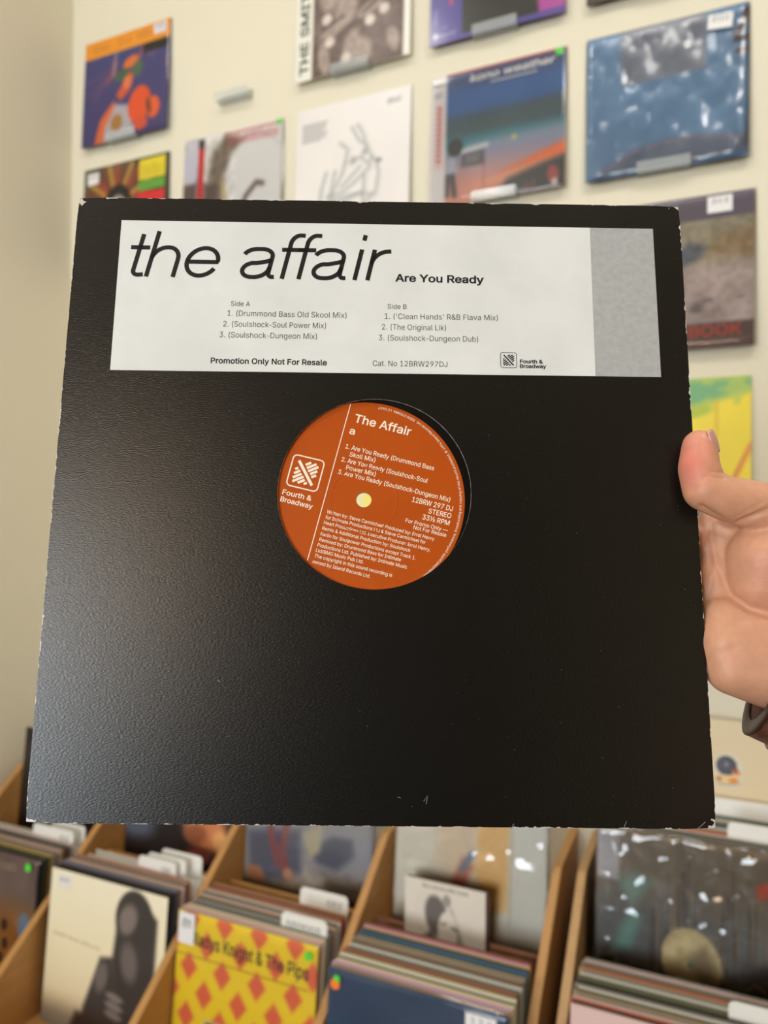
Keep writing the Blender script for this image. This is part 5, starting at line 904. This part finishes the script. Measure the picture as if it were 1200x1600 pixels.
# pale scratches along the foot of the sleeve
L = Letters()
for pts in ([(662, 1252), (668, 1243), (666, 1256)], [(798, 1296), (803, 1287)], [(974, 1295), (979, 1283)], [(1088, 1296), (1096, 1290), (1102, 1284)], [(1106, 1296), (1115, 1288), (1118, 1280)], [(621, 1245), (626, 1247)], [(340, 1062), (344, 1066)]):
    L.ribbon([sl(*p) for p in pts], .00022, lambda q: np.stack([q[:, 0], q[:, 1], np.full(len(q), .00008)], -1))
L.build('scratch_marks', material('scratched_paper', (150, 145, 138), .7), sleeve)

# ------------------------------------------------------------------ the hand
hand_bm = bmesh.new()
def hpt(px, py, dz): return cam_point(px, py, sleeve_depth(px, py) - dz)
def hull(balls, sub=3):
    """convex hull of balls (px, py, dz, radius in metres)"""
    b2 = bmesh.new()
    for px, py, dz, r in balls:
        bmesh.ops.create_icosphere(b2, subdivisions=sub, radius=r, matrix=Matrix.Translation(hpt(px, py, dz)))
    res = bmesh.ops.convex_hull(b2, input=list(b2.verts))
    dead = set(res['geom_interior']) | set(res['geom_unused'])
    bmesh.ops.delete(b2, geom=[g for g in dead if isinstance(g, bmesh.types.BMVert)], context='VERTS')
    me = bpy.data.meshes.new('tmp'); b2.to_mesh(me); b2.free(); hand_bm.from_mesh(me); bpy.data.meshes.remove(me)
def chain(balls):
    for p, q in zip(balls[:-1], balls[1:]): hull([p, q])
# thumb
chain([(1220, 806, .006, .0150), (1178, 790, .010, .0122), (1132, 778, .0112, .0108), (1102, 765, .0108, .0106), (1092, 732, .0100, .0098), (1093, 698, .0090, .0084)])
# ball of the thumb, palm, heel, wrist
hull([(1232, 820, .002, .0170), (1196, 872, .003, .0180), (1192, 912, .001, .0160), (1250, 930, .000, .0200)], 3)
hull([(1128, 852, -.0145, .0090), (1126, 905, -.0150, .0090), (1124, 960, -.0135, .0092), (1126, 1010, -.0110, .0095), (1230, 880, -.006, .0170), (1230, 1000, -.004, .0180)], 3)
hull([(1131, 965, -.0060, .0108), (1133, 1005, -.0020, .0118), (1143, 1046, -.0020, .0122), (1205, 985, -.003, .0170), (1222, 1052, -.002, .0190)], 3)
hull([(1150, 835, -.0085, .0100), (1118, 822, -.0130, .0095), (1124, 800, -.0120, .0085), (1215, 815, -.002, .0120)])
hull([(1110, 838, -.0150, .0086), (1112, 905, -.0145, .0090), (1112, 1000, -.0120, .0088), (1150, 850, -.0100, .0090), (1150, 990, -.0080, .0100)])
chain([(1225, 1010, -.003, .0215), (1290, 1062, .004, .0230), (1420, 1150, .030, .0270), (1640, 1300, .080, .0340), (2300, 1900, .150, .0400)])
# fingers behind the sleeve
for y0, xs in ((846, (1122, 1030, 955, 905)), (901, (1122, 1020, 938, 884)), (956, (1122, 1028, 952, 902)), (1008, (1124, 1045, 985, 945))):
    chain([(xs[0], y0, -.0150, .0084), (xs[1], y0 - 8, -.0152, .0078), (xs[2], y0 - 4, -.0136, .0072), (xs[3], y0 + 3, -.0124, .0062)])
raw = bm_obj('raw', hand_bm)
md = raw.modifiers.new('remesh', 'REMESH'); md.mode = 'VOXEL'; md.voxel_size = 0.00085
ms = raw.modifiers.new('smooth', 'SMOOTH'); ms.factor = 0.5; ms.iterations = 22
me = bpy.data.meshes.new_from_object(raw.evaluated_get(bpy.context.evaluated_depsgraph_get())); bpy.data.objects.remove(raw)
nv = len(me.vertices); co = np.empty(nv * 3); me.vertices.foreach_get('co', co); co = co.reshape(-1, 3); no = np.empty(nv * 3); me.vertex_normals.foreach_get('vector', no); no = no.reshape(-1, 3)
rel = co - np.array(CAM); zz = rel @ np.array(FWD); hx = 600 + FPX * (rel @ np.array(RIGHT)) / zz; hy = 800 - FPX * (rel @ np.array(UP)) / zz
front = np.clip(-(no @ np.array(FWD)) * 2, 0, 1)
def seg_dist(pts):
    d = np.full(nv, 1e9)
    for (x0, y0), (x1, y1) in zip(pts[:-1], pts[1:]):
        t = np.clip(((hx - x0) * (x1 - x0) + (hy - y0) * (y1 - y0)) / ((x1 - x0) ** 2 + (y1 - y0) ** 2), 0, 1); d = np.minimum(d, np.hypot(hx - x0 - t * (x1 - x0), hy - y0 - t * (y1 - y0)))
    return d
CREASES = (([(1096, 793), (1120, 808), (1138, 818), (1147, 820), (1165, 812), (1200, 796)], 4.5, .0015), ([(1112, 838), (1115, 862), (1120, 880), (1130, 905), (1145, 930), (1168, 950), (1205, 962)], 6, .0011), ([(1117, 872), (1112, 900), (1105, 935)], 6, .0008),
           ([(1150, 972), (1175, 968), (1205, 966)], 6, .0003), ([(1080, 762), (1090, 752), (1104, 744)], 3.0, .0004), ([(1078, 770), (1092, 760)], 3, .0003), ([(1112, 737), (1130, 738)], 3, .0005), ([(1110, 745), (1130, 748)], 3, .0003),
           ([(1140, 812), (1165, 800), (1190, 786)], 4, .0003), ([(1165, 880), (1200, 876)], 4, .00012), ([(1130, 1022), (1145, 1014)], 9, .0004), ([(1112, 812), (1110, 840)], 5, .0007))
disp = np.zeros(nv)
for pts, wd, dp in CREASES: disp += dp * np.exp(-(seg_dist(pts) / wd) ** 2)
co = co - no * (disp * front)[:, None]
me.vertices.foreach_set('co', co.ravel()); me.update(); me.polygons.foreach_set('use_smooth', [True] * len(me.polygons))
base = np.ones((nv, 3)) * s2l((208, 153, 122))
def tint(mask, c): 
    global base
    base = base * (1 - mask[:, None]) + s2l(c) * mask[:, None]
def blob(x, y, rx, ry): return np.exp(-((hx - x) / rx) ** 2 - ((hy - y) / ry) ** 2)
tint(.9 * blob(1080, 722, 26, 44), (210, 116, 102)); tint(.55 * blob(1105, 700, 20, 26), (222, 146, 122)); tint(.6 * blob(1200, 900, 50, 60), (214, 144, 118)); tint(.35 * blob(1140, 1022, 12, 10), (206, 130, 96))
at = me.color_attributes.new('print', 'FLOAT_COLOR', 'POINT'); c4 = np.ones((nv, 4)); c4[:, :3] = base; at.data.foreach_set('color', c4.ravel())
skin = bpy.data.materials.new('skin'); skin.use_nodes = True; nt = skin.node_tree; b = nt.nodes['Principled BSDF']
vc = nt.nodes.new('ShaderNodeVertexColor'); vc.layer_name = 'print'; tc = nt.nodes.new('ShaderNodeTexCoord')
nz = nt.nodes.new('ShaderNodeTexNoise'); nz.inputs['Scale'].default_value = 140; nz.inputs['Detail'].default_value = 5; nt.links.new(tc.outputs['Object'], nz.inputs['Vector'])
mr = nt.nodes.new('ShaderNodeMapRange'); mr.inputs[1].default_value = .3; mr.inputs[2].default_value = .7; mr.inputs[3].default_value = .93; mr.inputs[4].default_value = 1.06; nt.links.new(nz.outputs['Fac'], mr.inputs[0])
hs = nt.nodes.new('ShaderNodeHueSaturation'); nt.links.new(vc.outputs[0], hs.inputs['Color']); nt.links.new(mr.outputs[0], hs.inputs['Value']); nt.links.new(hs.outputs[0], b.inputs['Base Color'])
vo = nt.nodes.new('ShaderNodeTexVoronoi'); vo.inputs['Scale'].default_value = 900; nt.links.new(tc.outputs['Object'], vo.inputs['Vector'])
bp = nt.nodes.new('ShaderNodeBump'); bp.inputs['Strength'].default_value = .12; bp.inputs['Distance'].default_value = .0003; nt.links.new(vo.outputs['Distance'], bp.inputs['Height']); nt.links.new(bp.outputs[0], b.inputs['Normal'])
b.inputs['Roughness'].default_value = .48; b.inputs['Subsurface Weight'].default_value = .25; b.inputs['Subsurface Radius'].default_value = (1.0, .35, .2); b.inputs['Subsurface Scale'].default_value = .004
hand = mesh_obj('person', me, skin); tag(hand, 'bare right hand and wrist gripping the black sleeve, thumb in front, fingers behind', 'person')
# thumb nail: curved plate on the far right side of the thumb tip
ax_l = (hpt(1108, 712, .0075) - hpt(1096, 676, .0085)).normalized(); out_n = (RIGHT * .82 + UP * .12 - FWD * .55).normalized(); out_n = (out_n - ax_l * out_n.dot(ax_l)).normalized(); ax_w = ax_l.cross(out_n).normalized()
cN = hpt(1093, 696, .0090) + out_n * .0061
V = []; F = []; nu, nw = 9, 9
for i in range(nu):
    for j in range(nw):
        s_ = (i / (nu - 1) - .5) * 2; q_ = (j / (nw - 1) - .5) * 2; hw_ = .0062 * (1 - .25 * abs(s_) ** 4)
        V.append(cN + ax_l * (s_ * .0060 * math.sqrt(max(0, 1 - .22 * q_ * q_))) + ax_w * (math.sin(q_ * 1.05) * hw_) + out_n * (math.cos(q_ * 1.05) * .0046 - .0022 - .0006 * s_ * s_))
for i in range(nu - 1):
    for j in range(nw - 1): F.append((i * nw + j, i * nw + j + 1, (i + 1) * nw + j + 1, (i + 1) * nw + j))
nail = pydata('thumb_nail', V, F, material('nail', (206, 146, 136), .3, .5, coat=.3), hand, True); so = nail.modifiers.new('thickness', 'SOLIDIFY'); so.thickness = .0007; so.offset = -1

# ------------------------------------------------------------------ wrist watch
wa = hpt(1214, 1002, -.003); wb = hpt(1310, 1042, .004); wax = (wb - wa).normalized(); wc = hpt(1246, 1056, .001)
watch = empty('wrist_watch', wc); tag(watch, 'brown leather watch strap with steel clasp around the wrist', 'watch')
e1 = (UP - wax * UP.dot(wax)).normalized(); e2 = wax.cross(e1)      # e1 up across the wrist
if e2.dot(FWD) > 0: e2 = -e2                                         # e2 towards the camera
def band(name, r1, r2, thick, half, a0, a1, n, mat, bulge=.0, ctr=(0, 0)):
    rows = []; V = []; F = []; sec = [(-half, 0), (-half * .97, thick * .7), (-half * .8, thick), (half * .8, thick), (half * .97, thick * .7), (half, 0)]
    for k in range(n + 1):
        t = R(a0 + (a1 - a0) * k / n); d = (math.cos(t), math.sin(t))
        for sx, st in sec: V.append(e1 * ((r1 + st) * d[0] + ctr[0]) + e2 * ((r2 + st) * d[1] + ctr[1]) + wax * sx)
    m_ = len(sec)
    for k in range(n):
        for j in range(m_): F.append((k * m_ + j, k * m_ + (j + 1) % m_, (k + 1) * m_ + (j + 1) % m_, (k + 1) * m_ + j))
    if a1 - a0 < 359: F += [tuple(range(m_))[::-1], tuple(range(n * m_, (n + 1) * m_))]
    return pydata(name, V, F, mat, watch, True)
M_LEATHER = material('brown_leather', (104, 66, 50), .38, .5, bump=(260, .5, .0008), vary=(120, (52, 30, 24), 1.0))
band('strap', .0244, .0238, .0074, .0105, 0, 360, 72, M_LEATHER, ctr=(-.0040, 0))
band('strap_loop', .0310, .0303, .0026, .0040, 118, 240, 30, M_LEATHER, ctr=(-.0042, 0)).location = wax * .004
band('clasp', .0306, .0302, .0024, .0112, 30, 86, 20, M_STEEL, ctr=(-.0040, 0))
band('strap_edge', .0242, .0236, .0077, .0006, 0, 360, 72, material('dark_leather_edge', (58, 38, 32), .5, .3), ctr=(-.0040, 0)).location = wax * -.0102
